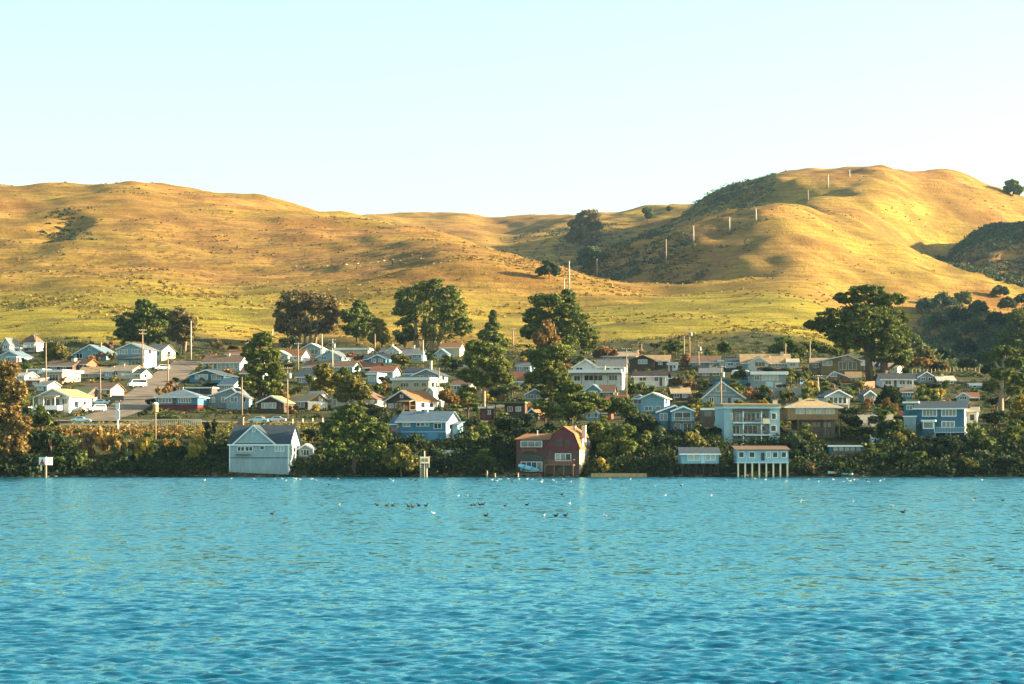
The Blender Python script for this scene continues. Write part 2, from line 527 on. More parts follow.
M_METAL = paint_mat('galvanised', (0.42, 0.43, 0.43), 0.4, 0, 0.1, 0.6)
M_BRICK = paint_mat('chimney_brick', (0.30, 0.17, 0.10), 0.9, 0.1, 0.3)
M_STUCCO = paint_mat('chimney_stucco', (0.62, 0.52, 0.38), 0.9, 0, 0.15)
M_CONC = paint_mat('concrete', (0.32, 0.30, 0.27), 0.9, 0, 0.25)

# ---------------------------------------------------------------- houses
TH = 0.16
class House:
    def __init__(self, name, label, px0, px1, base, rot=-14, cat='house', group='houses of the hillside town', ground=None, Y=None):
        self.px = (px0 + px1) / 2.0
        self.base = base
        if Y is None:
            p = hit(self.px, ground if ground is not None else base)
        else:
            p = Vector(((self.px - 512) * Y / FPX, Y, 0))
        self.s = p.y / FPX
        self.c = math.cos(R(rot))
        z = CAMH + (HOR - base) * self.s
        self.root = thing(name, label, cat, (p.x, p.y, z), R(rot), group)
        self.rot = rot
        self.w = (px1 - px0) * self.s / self.c
        self.p = p
        self.rect = (px0, px1, base)
        HOUSES.append(self)
        self.short = None
    def x(self, px):
        return (px - self.px) * self.s / self.c
    def z(self, py):
        return (self.base - py) * self.s
    def block(self, x0, x1, base, eave, top, kind='gf', depth=8.0, wall='white', roof='grey', y0=0.0, over=0.4, foot=2.5, trim='white', peak=None, name='wall', noroof=False):
        X0, X1, Z0, ZE, ZT = self.x(x0), self.x(x1), self.z(base) - foot, self.z(eave), self.z(top)
        y1 = y0 + depth
        xm = self.x(peak) if peak is not None else (X0 + X1) / 2
        ym = (y0 + y1) / 2
        m = MB()
        roof_m = ROOF[roof]
        W = WALL[wall]
        if kind == 'gf':
            m.prism([(X0, Z0), (X1, Z0), (X1, ZE), (xm, ZT), (X0, ZE)], 'y', y0, y1)
        elif kind == 'gs':
            m.prism([(y0, Z0), (y1, Z0), (y1, ZE), (ym, ZT), (y0, ZE)], 'x', X0, X1)
        elif kind == 'gambrel':
            w = X1 - X0
            zk = ZE + (ZT - ZE) * 0.62
            m.prism([(X0, Z0), (X1, Z0), (X1, ZE), (X1 - w * 0.15, zk), (xm, ZT), (X0 + w * 0.15, zk), (X0, ZE)], 'y', y0, y1)
        else:
            m.box(X0, X1, y0, y1, Z0, ZE)
        wall_o = m.build(name, W, self.root)
        if noroof:
            return wall_o, None
        r = MB()
        def slab(axis, pts, a, b):
            up = [(t, z + TH) for t, z in pts]
            r.prism(pts + up[::-1], axis, a, b)
        if kind == 'gf':
            e = over
            sl = (ZT - ZE) / max(xm - X0, 0.1); sr = (ZT - ZE) / max(X1 - xm, 0.1)
            slab('y', [(X0 - e, ZE - sl * e + 0.02), (xm, ZT + 0.02), (X1 + e, ZE - sr * e + 0.02)], y0 - over, y1 + over)
        elif kind == 'gs':
            sl = (ZT - ZE) / (ym - y0)
            slab('x', [(y0 - over, ZE - sl * over + 0.02), (ym, ZT + 0.02), (y1 + over, ZE - sl * over + 0.02)], X0 - over, X1 + over)
        elif kind == 'gambrel':
            w = X1 - X0
            slab('y', [(X0 - 0.3, ZE - 0.5), (X0 + w * 0.15 - 0.05, zk + 0.05), (xm, ZT + 0.03), (X1 - w * 0.15 + 0.05, zk + 0.05), (X1 + 0.3, ZE - 0.5)], y0 - over * 0.6, y1 + over * 0.6)
        elif kind == 'hip':
            a0, a1, b0, b1 = X0 - over, X1 + over, y0 - over, y1 + over
            hw = min((a1 - a0), (b1 - b0)) / 2 * 0.98
            ridge = [(a0 + hw, (b0 + b1) / 2, ZT), (a1 - hw, (b0 + b1) / 2, ZT)] if (a1 - a0) >= (b1 - b0) else [((a0 + a1) / 2, b0 + hw, ZT), ((a0 + a1) / 2, b1 - hw, ZT)]
            vs = [(a0, b0, ZE + 0.01), (a1, b0, ZE + 0.01), (a1, b1, ZE + 0.01), (a0, b1, ZE + 0.01), (a0, b0, ZE + TH), (a1, b0, ZE + TH), (a1, b1, ZE + TH), (a0, b1, ZE + TH)] + ridge
            if (a1 - a0) >= (b1 - b0):
                fs = [(4, 5, 9, 8), (5, 6, 9), (6, 7, 8, 9), (7, 4, 8)]
            else:
                fs = [(4, 5, 8), (5, 6, 9, 8), (6, 7, 9), (7, 4, 8, 9)]
            fs += [(0, 3, 2, 1), (0, 1, 5, 4), (1, 2, 6, 5), (2, 3, 7, 6), (3, 0, 4, 7)]
            r.add(vs, fs)
        elif kind == 'pyr':
            a0, a1, b0, b1 = X0 - over, X1 + over, y0 - over, y1 + over
            r.add([(a0, b0, ZE + 0.01), (a1, b0, ZE + 0.01), (a1, b1, ZE + 0.01), (a0, b1, ZE + 0.01), ((a0 + a1) / 2, (b0 + b1) / 2, ZT)], [(0, 1, 4), (1, 2, 4), (2, 3, 4), (3, 0, 4), (3, 2, 1, 0)])
        elif kind == 'flat':
            r.box(X0 - over, X1 + over, y0 - over, y1 + over, ZE + 0.01, ZT)
        elif kind == 'shed':       # rises to the back
            slab('x', [(y0 - over, ZE + 0.02), (y1 + over, ZT + 0.02)], X0 - over, X1 + over)
            MB().prism([(y0, ZE), (y1, ZE), (y1, ZT)], 'x', X0, X1).build('gable_wall', W, self.root)
        ro = r.build('roof', roof_m, self.root)
        if trim and kind in ('gf', 'gs', 'gambrel', 'hip', 'flat'):
            t = MB()
            if kind == 'gf':
                for (xa, za, xb, zb) in ((X0 - over, ZE - sl * over, xm, ZT), (xm, ZT, X1 + over, ZE - sr * over)):
                    t.prism([(xa, za - 0.18), (xb, zb - 0.18), (xb, zb + TH - 0.01), (xa, za + TH - 0.01)], 'y', y0 - over - 0.05, y0 - over - 0.003)
            elif kind == 'gs':
                t.box(X0 - over, X1 + over, y0 - over - 0.055, y0 - over - 0.003, ZE - sl * over - 0.10, ZE - sl * over + TH)
            elif kind == 'hip' or kind == 'flat':
                zt = ZE + TH if kind == 'hip' else ZT
                t.box(X0 - over, X1 + over, y0 - over - 0.055, y0 - over - 0.003, ZE - 0.10, zt - 0.02)
                t.box(X1 + over + 0.003, X1 + over + 0.055, y0 - over, y1 + over, ZE - 0.10, zt - 0.02)
            if t.v:
                t.build('fascia', TRIM[trim], ro)
        return wall_o, ro
    def win(self, x0, y0, x1, y1, n=2, y=0.0, glass=None, trim='white', name='window', fw=0.10):
        X0, X1, Z0, Z1 = self.x(x0), self.x(x1), self.z(y1), self.z(y0)
        f = MB()
        yy0, yy1 = y - 0.09, y + 0.02
        f.box(X0 - fw, X1 + fw, yy0, yy1, Z1, Z1 + fw)
        f.box(X0 - fw, X1 + fw, yy0, yy1, Z0 - fw, Z0)
        f.box(X0 - fw, X0, yy0, yy1, Z0, Z1)
        f.box(X1, X1 + fw, yy0, yy1, Z0, Z1)
        for i in range(1, n):
            xc = X0 + (X1 - X0) * i / n
            f.box(xc - 0.045, xc + 0.045, yy0 + 0.01, yy1, Z0, Z1)
        fr = f.build(name, TRIM[trim], self.root)
        g = GLASS[RNG.choice((0, 0, 0, 1, 1, 2)) if glass is None else glass]
        MB().box(X0, X1, y - 0.035, y + 0.01, Z0, Z1).build('pane', g, fr)
        return fr
    def swin(self, x_px, y0, d0, d1, py0, py1, n=1, glass=None, trim='white'):
        """window in a right-hand side wall at column x_px, between depths d0 and d1 (m)"""
        X = self.x(x_px); Z0, Z1 = self.z(py1), self.z(py0)
        f = MB(); fw = 0.1
        f.box(X - 0.02, X + 0.09, d0 - fw, d1 + fw, Z1, Z1 + fw); f.box(X - 0.02, X + 0.09, d0 - fw, d1 + fw, Z0 - fw, Z0)
        f.box(X - 0.02, X + 0.09, d0 - fw, d0, Z0, Z1); f.box(X - 0.02, X + 0.09, d1, d1 + fw, Z0, Z1)
        fr = f.build('window', TRIM[trim], self.root)
        MB().box(X - 0.01, X + 0.035, d0, d1, Z0, Z1).build('pane', GLASS[0 if glass is None else glass], fr)
    def row(self, x0, x1, y0, y1, k, n=2, gap=0.35, **kw):
        w = (x1 - x0) / (k + (k - 1) * gap)
        for i in range(k):
            a = x0 + i * w * (1 + gap)
            self.win(a, y0, a + w, y1, n, **kw)
    def door(self, x0, y0, x1, y1, y=0.0, trim='brown', name='door'):
        d = MB().box(self.x(x0), self.x(x1), y - 0.06, y + 0.02, self.z(y1), self.z(y0)).build(name, TRIM[trim], self.root)
        xh = self.x(x0) + 0.85 * (self.x(x1) - self.x(x0)); zh = self.z(y1) + 0.45 * (self.z(y0) - self.z(y1))
        MB().box(xh - 0.04, xh + 0.04, y - 0.13, y - 0.062, zh - 0.08, zh + 0.08).build('handle', M_METAL, d)
        return d
    def garage(self, x0, y0, x1, y1, y=0.0, trim='white'):
        m = MB()
        X0, X1, Z0, Z1 = self.x(x0), self.x(x1), self.z(y1), self.z(y0)
        for i in range(4):
            m.box(X0, X1, y - 0.06, y + 0.01, Z0 + (Z1 - Z0) * i / 4 + 0.015, Z0 + (Z1 - Z0) * (i + 1) / 4 - 0.015)
        return m.build('garage_door', TRIM[trim], self.root)
    def chim(self, px, top, base, yd=3.0, w=0.7, mat=None):
        X = self.x(px)
        c = MB().box(X - w / 2, X + w / 2, yd, yd + w, self.z(base) - 0.8, self.z(top)).build('chimney', mat or M_BRICK, self.root)
        MB().box(X - w / 2 - 0.07, X + w / 2 + 0.07, yd - 0.07, yd + w + 0.07, self.z(top) + 0.003, self.z(top) + 0.14).build('chimney_cap', M_CONC, c)
    def vent(self, px, top, base, yd=3.0):
        X = self.x(px)
        MB().tube([(X, yd, self.z(base) - 0.5), (X, yd, self.z(top))], 0.13, 8).build('flue_pipe', M_METAL, self.root)
    def deck(self, x0, x1, floor, depth=2.2, y=0.0, rail=1.0, posts=3, wood=None, solid=False, foot=None, railmat=None):
        X0, X1, Z = self.x(x0), self.x(x1), self.z(floor)
        wood = wood or M_WOOD
        d = MB().box(X0, X1, y - depth, y - 0.005, Z - 0.2, Z).build('deck', wood, self.root)
        railmat = railmat or wood
        if rail:
            r = MB()
            if solid:
                r.box(X0, X1, y - depth + 0.01, y - depth + 0.07, Z + 0.004, Z + rail)
                r.box(X0, X0 + 0.06, y - depth + 0.075, y - 0.02, Z + 0.004, Z + rail)
                r.box(X1 - 0.06, X1, y - depth + 0.075, y - 0.02, Z + 0.004, Z + rail)
            else:
                r.box(X0, X1, y - depth + 0.01, y - depth + 0.08, Z + rail - 0.08, Z + rail)
                k = max(2, int((X1 - X0) / 0.32))
                for i in range(k + 1):
                    xx = X0 + 0.03 + (X1 - X0 - 0.1) * i / k
                    r.box(xx, xx + 0.05, y - depth + 0.02, y - depth + 0.07, Z + 0.004, Z + rail - 0.083)
                for xa in (X0, X1 - 0.07):
                    r.box(xa, xa + 0.07, y - depth + 0.085, y - 0.02, Z + rail - 0.08, Z + rail)
            r.build('railing', railmat, d)
        for i in range(posts):
            xx = X0 + 0.12 + (X1 - X0 - 0.24) * (i / max(posts - 1, 1))
            MB().box(xx - 0.08, xx + 0.08, y - depth + 0.05, y - depth + 0.21, (Z - 3.5) if foot is None else self.z(foot), Z - 0.203).build('post', wood, d)
        return d
    def steps(self, px, floor, k=5, y=0.0, mat=None):
        m = MB(); X = self.x(px); Z = self.z(floor)
        for i in range(k):
            m.box(X - 0.6, X + 0.6, y - 0.3 * (i + 1), y - 0.3 * i, Z - 0.19 * (i + 1) - 1.0, Z - 0.19 * (i + 1))
        m.build('steps', mat or M_CONC, self.root)

HOUSES = []
RNG = random.Random(3)
# ================================================================ HOUSES
# ---- far left of the town
h = House('cottage', 'narrow white gabled cottage highest at the far left, below the green meadow', 2, 10, 351, -20)
h.block(2, 10, 351, 344, 338, 'gf', 6, 'white', 'grey'); h.win(4, 345.5, 7.5, 348.5, 2)
h = House('shed', 'small white flat shed beside the narrow white cottage at the far left', 14, 20, 353, -20, 'shed')
h.block(14, 20, 353, 348.5, 347.6, 'flat', 4, 'white', 'pale'); h.door(16, 349.5, 17.6, 353)
h = House('tower_house', 'tall white house with a pointed pyramid roof at the foot of the meadow', 23, 35, 352, -15)
h.block(23, 35, 352, 342, 333, 'pyr', 6.5, 'white', 'brown', over=0.5); h.row(24.2, 33.8, 344, 347.2, 3, 1); h.row(25, 33, 348.6, 351, 2, 2)
h.deck(22.5, 35.5, 348, 1.4, posts=3, railmat=TRIM['white'])
h = House('house', 'pale blue low gabled house with a dark porch cut off by the left picture edge', -1, 20, 363, -14)
h.block(-1, 20, 363, 356, 351, 'gf', 9, 'paleblue', 'bluegrey'); h.win(1, 357.2, 5, 360, 2); h.win(7, 357.2, 10, 360, 2)
h.block(11, 19, 363, 357.5, 356.6, 'flat', 1.8, 'weathered', 'dark', y0=-1.9, noroof=False); h.win(12.5, 358.6, 17.5, 361.5, 2, -1.9)
h = House('house', 'pale blue house with one wide low front gable behind two round bushes, upper left', 73, 107, 359.5, -12)
h.block(73, 107, 360, 354, 344.8, 'gf', 11, 'sky', 'bluegrey', over=0.5, peak=90); h.win(76, 353.5, 82, 358, 2); h.win(88.5, 348, 91.5, 350, 1); h.win(93, 353.5, 98, 357.5, 2); h.chim(94, 342.5, 347, 5)
h = House('house', 'long house under a flat brown roof behind the pinkish garage house', 47, 73, 371, -14)
h.block(47, 73, 371, 366, 360.5, 'gs', 9, 'brown', 'brown'); h.win(50, 367, 56, 369.5, 3); h.win(61, 367, 66, 369.5, 2)
h = House('house', 'small rust brown house with white framed window and pale stucco chimney', 75, 87, 370, -26)
h.block(75, 87, 370, 364, 359, 'gs', 6, 'rust', 'orange'); h.win(79.5, 364, 83.5, 368, 1); h.chim(74, 358.5, 372, -0.8, 1.2, M_STUCCO)
h = House('house', 'pinkish house with dark flat roof, white window and sunlit white end wall', 41, 63, 384, -26)
h.block(41, 63, 384, 372, 369.8, 'flat', 8.5, 'pink', 'brown', over=0.6); h.win(49, 374.5, 59, 380.5, 3); h.win(43, 375, 46.5, 379, 1); h.swin(63, 0, 3, 5.2, 374, 379, glass=2)
h = House('carport', 'pale flat roofed carport left of the pinkish house', 29, 42, 374.5, -14, 'carport')
h.block(29, 42, 374.5, 370, 368.8, 'flat', 5, 'weathered', 'pale', over=0.5); h.garage(31, 371, 36, 374); h.garage(36.8, 371, 41, 374)
h = House('shed', 'low rust brown shed with a whitish sloping roof beside the big brown tree', 26, 40, 387, -14, 'shed')
h.block(26, 40, 387, 381, 377.5, 'shed', 5, 'rust', 'pale'); h.door(28, 382, 30.5, 387); h.win(33, 382.3, 37, 384.6, 2)
h = House('shed', 'little white gabled shed just above the white waterfront house with a porch', 36, 48, 391, -32, 'shed')
h.block(36, 48, 391, 385.5, 381.5, 'gs', 5, 'white', 'pale'); h.win(39, 386, 42, 388.5, 1); h.door(44, 386.5, 46, 391)
h = House('house', 'house with weathered tan roof and long eaves above the parked cars, left', 78, 118, 378, -10)
h.block(78, 118, 378, 373, 366.8, 'gs', 9, 'beige', 'tan', over=0.6); h.win(82, 374, 88, 377, 2); h.win(99, 374, 105, 377, 3); h.chim(108, 366, 370, 4, 0.9, M_STUCCO)
h.block(108, 117, 378, 372, 370.6, 'flat', 3, 'paleblue', 'pale', y0=-3.01); h.win(110, 373.4, 115, 376.4, 2, -3.01)
h = House('house', 'cream bungalow with pale green panes behind a clipped hedge near the road foot', 82, 111, 398, -16)
h.block(82, 111, 398, 389, 383, 'gs', 8, 'cream', 'brown'); h.win(85, 390, 90, 394.5, 2); h.win(93, 390, 99, 394.5, 3, glass=1); h.win(102, 390, 106, 394.5, 2); h.door(107.5, 390.5, 109.8, 397)
h = House('house', 'bungalow with dark green roof half behind the white waterfront house', 69, 87, 400, -16)
h.block(69, 87, 400, 394.5, 387.5, 'gs', 9, 'weathered', 'green'); h.win(83, 395.2, 86, 398, 2)
h = House('waterfront_house', 'white low gabled waterfront house with a deep dark porch and walled white terrace', 37, 70, 413.5, -17)
h.block(37, 70, 414, 396, 389, 'gf', 11.5, 'white', 'tan', over=0.7, peak=53.5); h.win(42, 399, 50, 407, 2, glass=0); h.win(52, 399, 60, 407, 2, glass=0); h.win(63, 399, 68, 404, 2)
h.deck(36, 64, 410, 3.0, solid=True, posts=3, railmat=TRIM['white'])
for pxx in (38.2, 49, 61):
    MB().box(h.x(pxx) - 0.09, h.x(pxx) + 0.09, -2.9, -2.72, h.z(410), h.z(397.2)).build('porch_post', TRIM['white'], h.root)
MB().prism([(-3.2, h.z(397.2)), (-0.1, h.z(396.2)), (-0.1, h.z(395.5)), (-3.2, h.z(396.5))], 'x', h.x(36), h.x(63)).build('porch_roof', ROOF['tan'], h.root)
h.block(39, 64, 425, 413.2, 412.6, 'flat', 4.5, 'white', 'pale', y0=-7.8, over=0.1); h.win(43, 415, 48, 419, 2, -7.8); h.win(53, 415, 58, 419, 2, -7.8)
h.block(20, 38.6, 417, 408, 407.2, 'flat', 2.5, 'white', 'pale', y0=-5.5, over=0.05)
h.swin(70, 0, 2.5, 4.5, 401, 407); h.swin(70, 0, 7, 8.5, 401, 407)
# ---- around the main street
h = House('house', 'two storey blue house with white framed windows and a skirt roof, left of the street', 117, 145, 368.5, -14)
h.block(117, 145, 368.5, 349, 343.3, 'gf', 9.5, 'sky', 'grey', over=0.5); h.win(119, 349.6, 127, 353.6, 3); h.win(132, 349.6, 141, 353.6, 3); h.win(119, 360.6, 128, 364.8, 3); h.win(132, 360.6, 139, 364.8, 2)
MB().prism([(-1.9, h.z(358.6)), (-0.02, h.z(355.4)), (-0.02, h.z(356.4)), (-1.9, h.z(359.3))], 'x', h.x(116), h.x(145.5)).build('skirt_roof', ROOF['grey'], h.root)
h.swin(145, 0, 3, 5, 349.8, 353.6); h.steps(143, 362)
h = House('house', 'grey roofed cream house with sunlit white gable end, beside the blue two storey house', 146, 162, 360.5, -20)
h.block(146, 162, 361, 350.5, 344.3, 'gs', 9, 'cream', 'grey'); h.win(148.5, 351.8, 153.5, 355.6, 2); h.win(156, 351.8, 160, 355.6, 2); h.swin(162, 0, 3.5, 5.5, 351, 356)
h = House('house', 'cream flat fronted house with a sunlit end wall above the white van', 111, 133, 379.5, -20)
h.block(111, 133, 380, 370, 365.5, 'gs', 7, 'cream', 'tan'); h.win(113, 371, 117.5, 375, 2); h.win(121, 371.5, 125, 376, 2); h.win(127.5, 371.5, 131, 376, 2); h.vent(119, 363, 367)
h = House('house', 'long house with weathered brown roof and row of pale windows right of the street', 203, 240, 371.5, -10)
h.block(203, 240, 371.5, 362, 354.8, 'gs', 9, 'lightgrey', 'brown', over=0.6); h.row(205, 221, 363.5, 368.8, 4, 1); h.row(226, 238, 363.5, 368.8, 3, 1); h.chim(224.5, 353.5, 358, 3.5, 0.9, M_STUCCO)
h = House('house', 'house showing only a bright orange roof behind the dark tree, right of the street top', 226, 243, 357, -14)
h.block(226, 243, 357, 354, 349.6, 'gs', 8, 'beige', 'orange'); h.win(229, 354.5, 233, 356.3, 2); h.chim(243, 342.5, 351, 3, 0.9, M_STUCCO)
h = House('house', 'dark blue gabled house with a big white picture window and hedge in front', 189, 224, 383, -12)
h.block(189, 224, 383, 375.5, 369.8, 'gf', 11, 'blue', 'slate', over=0.7); h.win(195, 374.6, 207.5, 379, 3, glass=2); h.win(212, 375, 221, 379.4, 2, glass=1); h.door(209, 376, 211, 382.5)
h = House('garage', 'low dark double carport dug in below the hedge of the dark blue house', 186, 212, 394, -10, 'garage')
h.block(186, 212, 394, 388, 387, 'flat', 5, 'weathered', 'slate', over=0.3); h.garage(188, 389, 197.5, 393.6, trim='dark'); h.garage(200, 389, 210, 393.6, trim='dark')
h = House('house', 'pale narrow house wedged between the dark blue house and the grey double gabled house', 219, 234, 391, -20)
h.block(219, 234, 391, 384.5, 378, 'gs', 7, 'lightgrey', 'bluegrey'); h.win(221, 385.3, 224.5, 388.6, 1); h.win(227, 385.3, 231, 388.6, 2)
h = House('house', 'bright blue hip roofed bungalow on a dark red base above the white picket fence', 156, 198, 410.5, -8)
h.block(156, 198, 404.6, 397.3, 388.6, 'hip', 11, 'blue', 'bluegrey', over=0.6, foot=0.0); h.block(156.2, 197.8, 410.5, 404.6, 404.6, 'none', 10.8, 'red', 'dark', y0=0.1, noroof=True)
h.win(158.5, 398.3, 171.5, 402.6, 4, glass=1); h.win(178.5, 398.5, 191, 402.3, 5, glass=1); h.door(173.5, 398.6, 176, 404.5); h.chim(176, 387, 392, 4.5, 0.8)
h = House('house', 'grey house with two overlapping front gables and white windows below the dark tree', 205, 252, 408.5, -8)
h.block(205, 241, 409, 397, 388, 'gf', 10, 'grey', 'grey', peak=232); h.block(229, 252, 409, 398.5, 392.2, 'gf', 4, 'lightgrey', 'grey', y0=-2.5)
h.win(209.5, 397.3, 214.5, 402, 2); h.win(221.5, 397.3, 227, 402, 2); h.win(233.5, 397.6, 240, 402, 2, -2.5); h.win(243.5, 397.6, 248.5, 402, 2, -2.5)
# ---- big waterfront barn house
h = House('waterfront_house', 'large grey gabled waterfront house with a dark slate roof standing at the water edge', 229, 289, 472, -6, Y=501.2)
h.block(229, 289, 472, 444, 425.5, 'gs', 12, 'lightgrey', 'slate', over=0.35, foot=1.4)
h.block(233.5, 275, 444.2, 443.6, 425.4, 'gf', 6.2, 'lightgrey', 'slate', y0=-0.04, over=0.3, foot=0.0, peak=253.5)
h.win(237.5, 447, 244, 450.8, 2, -0.02, glass=0); h.win(245.6, 447, 252.3, 450.8, 2, -0.02, glass=0); h.win(260.3, 446.3, 264, 449.6, 1, -0.02); h.win(275.5, 446.2, 284, 451, 3, -0.02, glass=2); h.win(253, 429, 255, 431.5, 1, -0.04, glass=2)
MB().box(h.x(236), h.x(250.5), -0.9, -0.01, h.z(455.2), h.z(454.4)).build('window_awning', TRIM['dark'], h.root)
MB().box(h.x(229.5), h.x(288.7), -0.06, -0.005, h.z(458.2), h.z(457.5)).build('trim_board', TRIM['dark'], h.root)
MB().box(h.x(288.2), h.x(289.15), -0.05, 0.6, h.z(472), h.z(444.6)).build('corner_board', TRIM['white'], h.root)
MB().box(h.x(228.85), h.x(229.8), -0.05, 0.6, h.z(472), h.z(444.6)).build('corner_board', TRIM['white'], h.root)
h.swin(289, 0, 4.5, 7, 447, 452)
h.chim(231, 417, 436, 8.5, 1.1)
for i in range(6):
    MB().tube([(h.x(231 + i * 11.2), 0.3, h.z(478.5)), (h.x(231 + i * 11.2), 0.3, h.z(472) - 1.41)], 0.16, 7).build('pile', M_DARKWOOD, h.root)
h = House('shed', 'small white gabled shed in the bushes right of the large grey waterfront house', 298, 313, 458, -8, 'shed')
h.block(298, 313, 458, 449, 444.5, 'gf', 4, 'lightgrey', 'pale', over=0.25); h.win(301, 450, 309, 455.5, 3)
# ---- second quarter
h = House('house', 'small white house with an orange roof beside the tall dark tree', 275, 302, 361, -14)
h.block(278, 302, 361, 356, 349.4, 'gs', 8, 'white', 'orange'); h.block(275, 291, 361.5, 355.5, 351.2, 'gf', 4, 'lightgrey', 'pale', y0=-3); h.win(277.5, 356, 280.5, 359.5, 1, -3); h.win(283, 356, 287, 359.5, 2, -3); h.win(294, 356.8, 299, 359.6, 2)
h = House('house', 'pale blue gabled house just below the brown eucalyptus trees', 301, 321, 355.5, -10)
h.block(301, 321, 356, 348.5, 343.4, 'gf', 8, 'paleblue', 'pale'); h.win(303, 349.6, 307, 352.6, 2); h.win(311, 349.2, 318, 354, 2, glass=0)
h = House('house', 'pale blue gabled house with a sunlit corner behind the pole carrying a transformer', 317, 342, 362.5, -16)
h.block(317, 342, 362.5, 357, 350.4, 'gf', 8, 'paleblue', 'grey'); h.win(321.5, 356.3, 326, 359.6, 2); h.win(334, 356.3, 338, 359.6, 2); h.swin(342, 0, 2, 4, 357, 360)
h = House('house', 'low house under a pale flat roof behind the brown round bush', 336, 368, 354.5, -6)
h.block(336, 368, 354.5, 349.6, 348, 'flat', 8, 'beige', 'pale', over=0.6); h.win(340, 350.2, 346, 353, 3); h.win(354, 350.2, 360, 353, 3)
h = House('house', 'long house with grey brown roof partly behind the tree with the transformer pole', 304, 353, 371.5, -13)
h.block(304, 353, 372, 366.5, 361, 'gs', 8, 'paleblue', 'brown', over=0.6); h.win(306, 366.8, 314, 370.4, 3, glass=2); h.win(318, 367, 323, 370, 2); h.win(337, 367, 342, 370, 2); h.win(346, 367, 350, 370, 2); h.chim(308, 359.5, 364, 3); h.swin(353, 0, 3, 5, 366, 370)
h = House('house', 'house with dark roof band and white double window behind the two dark brown houses', 297, 314, 385, -10)
h.block(297, 314, 385, 376.5, 370, 'gs', 8, 'tan', 'slate', over=0.6); h.win(299.5, 378, 304, 382.4, 2, glass=1); h.win(306, 378, 311, 382.4, 2, glass=1)
h = House('house', 'house with rust red roof between the grey brown long roof and the red brown roof', 356, 377, 371, -13)
h.block(356, 377, 371, 367.6, 362, 'gs', 8, 'brown', 'redbrown'); h.win(359, 368, 364, 370.4, 2); h.chim(371.5, 361.5, 365, 3, 0.7, M_STUCCO)
h = House('house', 'house with a red brown roof behind the small white cube house', 370, 393, 377.5, -13)
h.block(370, 393, 377.5, 371.4, 366, 'gs', 8, 'lightgrey', 'redbrown'); h.win(385, 372.2, 391, 376, 2, glass=1)
h = House('cottage', 'small white cube house with sunlit side below the red brown roof', 367, 377, 384, -24)
h.block(367, 377, 384, 374.4, 373, 'flat', 5, 'lightgrey', 'pale', over=0.35); h.win(369, 376.4, 374.5, 381, 1, glass=2)
h = House('house', 'dark brown shingled house with two bright white windows above the parked cars', 257, 284, 412.5, -12)
h.block(257, 284, 412.5, 402.5, 396, 'gf', 8, 'brown', 'tan', peak=271); h.win(261.5, 403.2, 267.5, 408, 2, glass=2); h.win(269, 403, 276, 408, 2, glass=2); h.door(279.3, 403.4, 281.8, 412)
h = House('house', 'dark brown house with sunlit white end wall beside the transformer pole', 288, 308, 410, -28)
h.block(288, 308, 410, 401, 394, 'gs', 9, 'brown', 'tan', over=0.6); h.win(289.5, 402, 294, 407, 2, glass=2); h.win(297, 402, 304.5, 407, 2, glass=2)
h.block(295, 308, 400, 396, 391.2, 'gs', 4, 'white', 'pale', y0=5); h.swin(308, 0, 3, 5, 402, 407)
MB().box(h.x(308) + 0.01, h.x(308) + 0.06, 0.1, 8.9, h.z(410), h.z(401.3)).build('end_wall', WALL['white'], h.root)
h = House('house', 'cream gabled house almost hidden in dark trees, its white gable edge in the sun', 330, 371, 409, -22)
h.block(330, 371, 409, 398.5, 389, 'gf', 9, 'cream', 'brown', peak=352); h.win(332.5, 399.4, 336, 405, 1, glass=2); h.win(345, 399, 351, 404, 2); h.win(360, 399.5, 366, 404, 2); h.swin(371, 0, 2, 4, 399, 404)
# ---- centre
h = House('house', 'bright blue low house with white gable trim and dark roof above the palm', 364, 389, 362.5, -8)
h.block(364, 389, 362.5, 359, 353.8, 'gs', 8, 'blue', 'slate'); h.block(370, 387, 363, 358.8, 355, 'gf', 3, 'blue', 'slate', y0=-2); h.win(373, 359.3, 377, 361.8, 2, -2); h.win(380, 359.3, 384, 361.8, 2, -2)
h = House('house', 'wide grey roofed house with a small white front gable below the big dark pine', 379, 415, 358, -10)
h.block(379, 415, 358.5, 354.5, 348, 'gs', 9, 'weathered', 'grey', over=0.5); h.block(387, 400, 358.5, 351.6, 346.6, 'gf', 3, 'white', 'pale', y0=-1.2); h.win(391, 352.5, 396, 355, 2, -1.2); h.win(405, 355, 411, 357.4, 2); h.chim(389, 343.5, 348, 4, 0.7, M_STUCCO); h.chim(411, 345, 350, 4, 0.7, M_STUCCO)
h = House('cottage', 'small pale teal cottage behind a bare utility pole below the big pine', 411, 422, 360.5, -12)
h.block(411, 422, 360.5, 354, 350, 'gs', 6, 'sky', 'grey'); h.win(413, 355, 416.5, 358, 2); h.win(418.5, 355, 421, 358, 1)
h = House('house', 'white and blue house with a bright orange roof behind, under the cypress branch', 436, 457, 358.5, -12)
h.block(437, 457, 358.5, 347, 342.2, 'gs', 7, 'beige', 'orange', y0=4); h.block(436, 448, 359, 353.6, 349, 'gf', 5, 'paleblue', 'bluegrey', y0=-1.2); h.win(438.5, 354.2, 441.5, 357, 1, -1.2); h.win(443, 354.2, 446.5, 357, 2, -1.2)
h = House('house', 'grey blue house with white trimmed wide front gable and dark side roof', 400, 440, 383, -15)
h.block(400, 426, 377, 373, 367.2, 'gs', 8, 'lightgrey', 'slate', y0=3); h.block(413, 440, 383.5, 375, 369.3, 'gf', 8, 'grey', 'slate', over=0.6); h.win(417, 376, 423, 380.4, 2); h.win(429, 376, 435, 380.4, 2); h.swin(440, 0, 2, 4.4, 375.5, 380); h.chim(425.5, 360.5, 369, 5, 0.6, M_STUCCO)
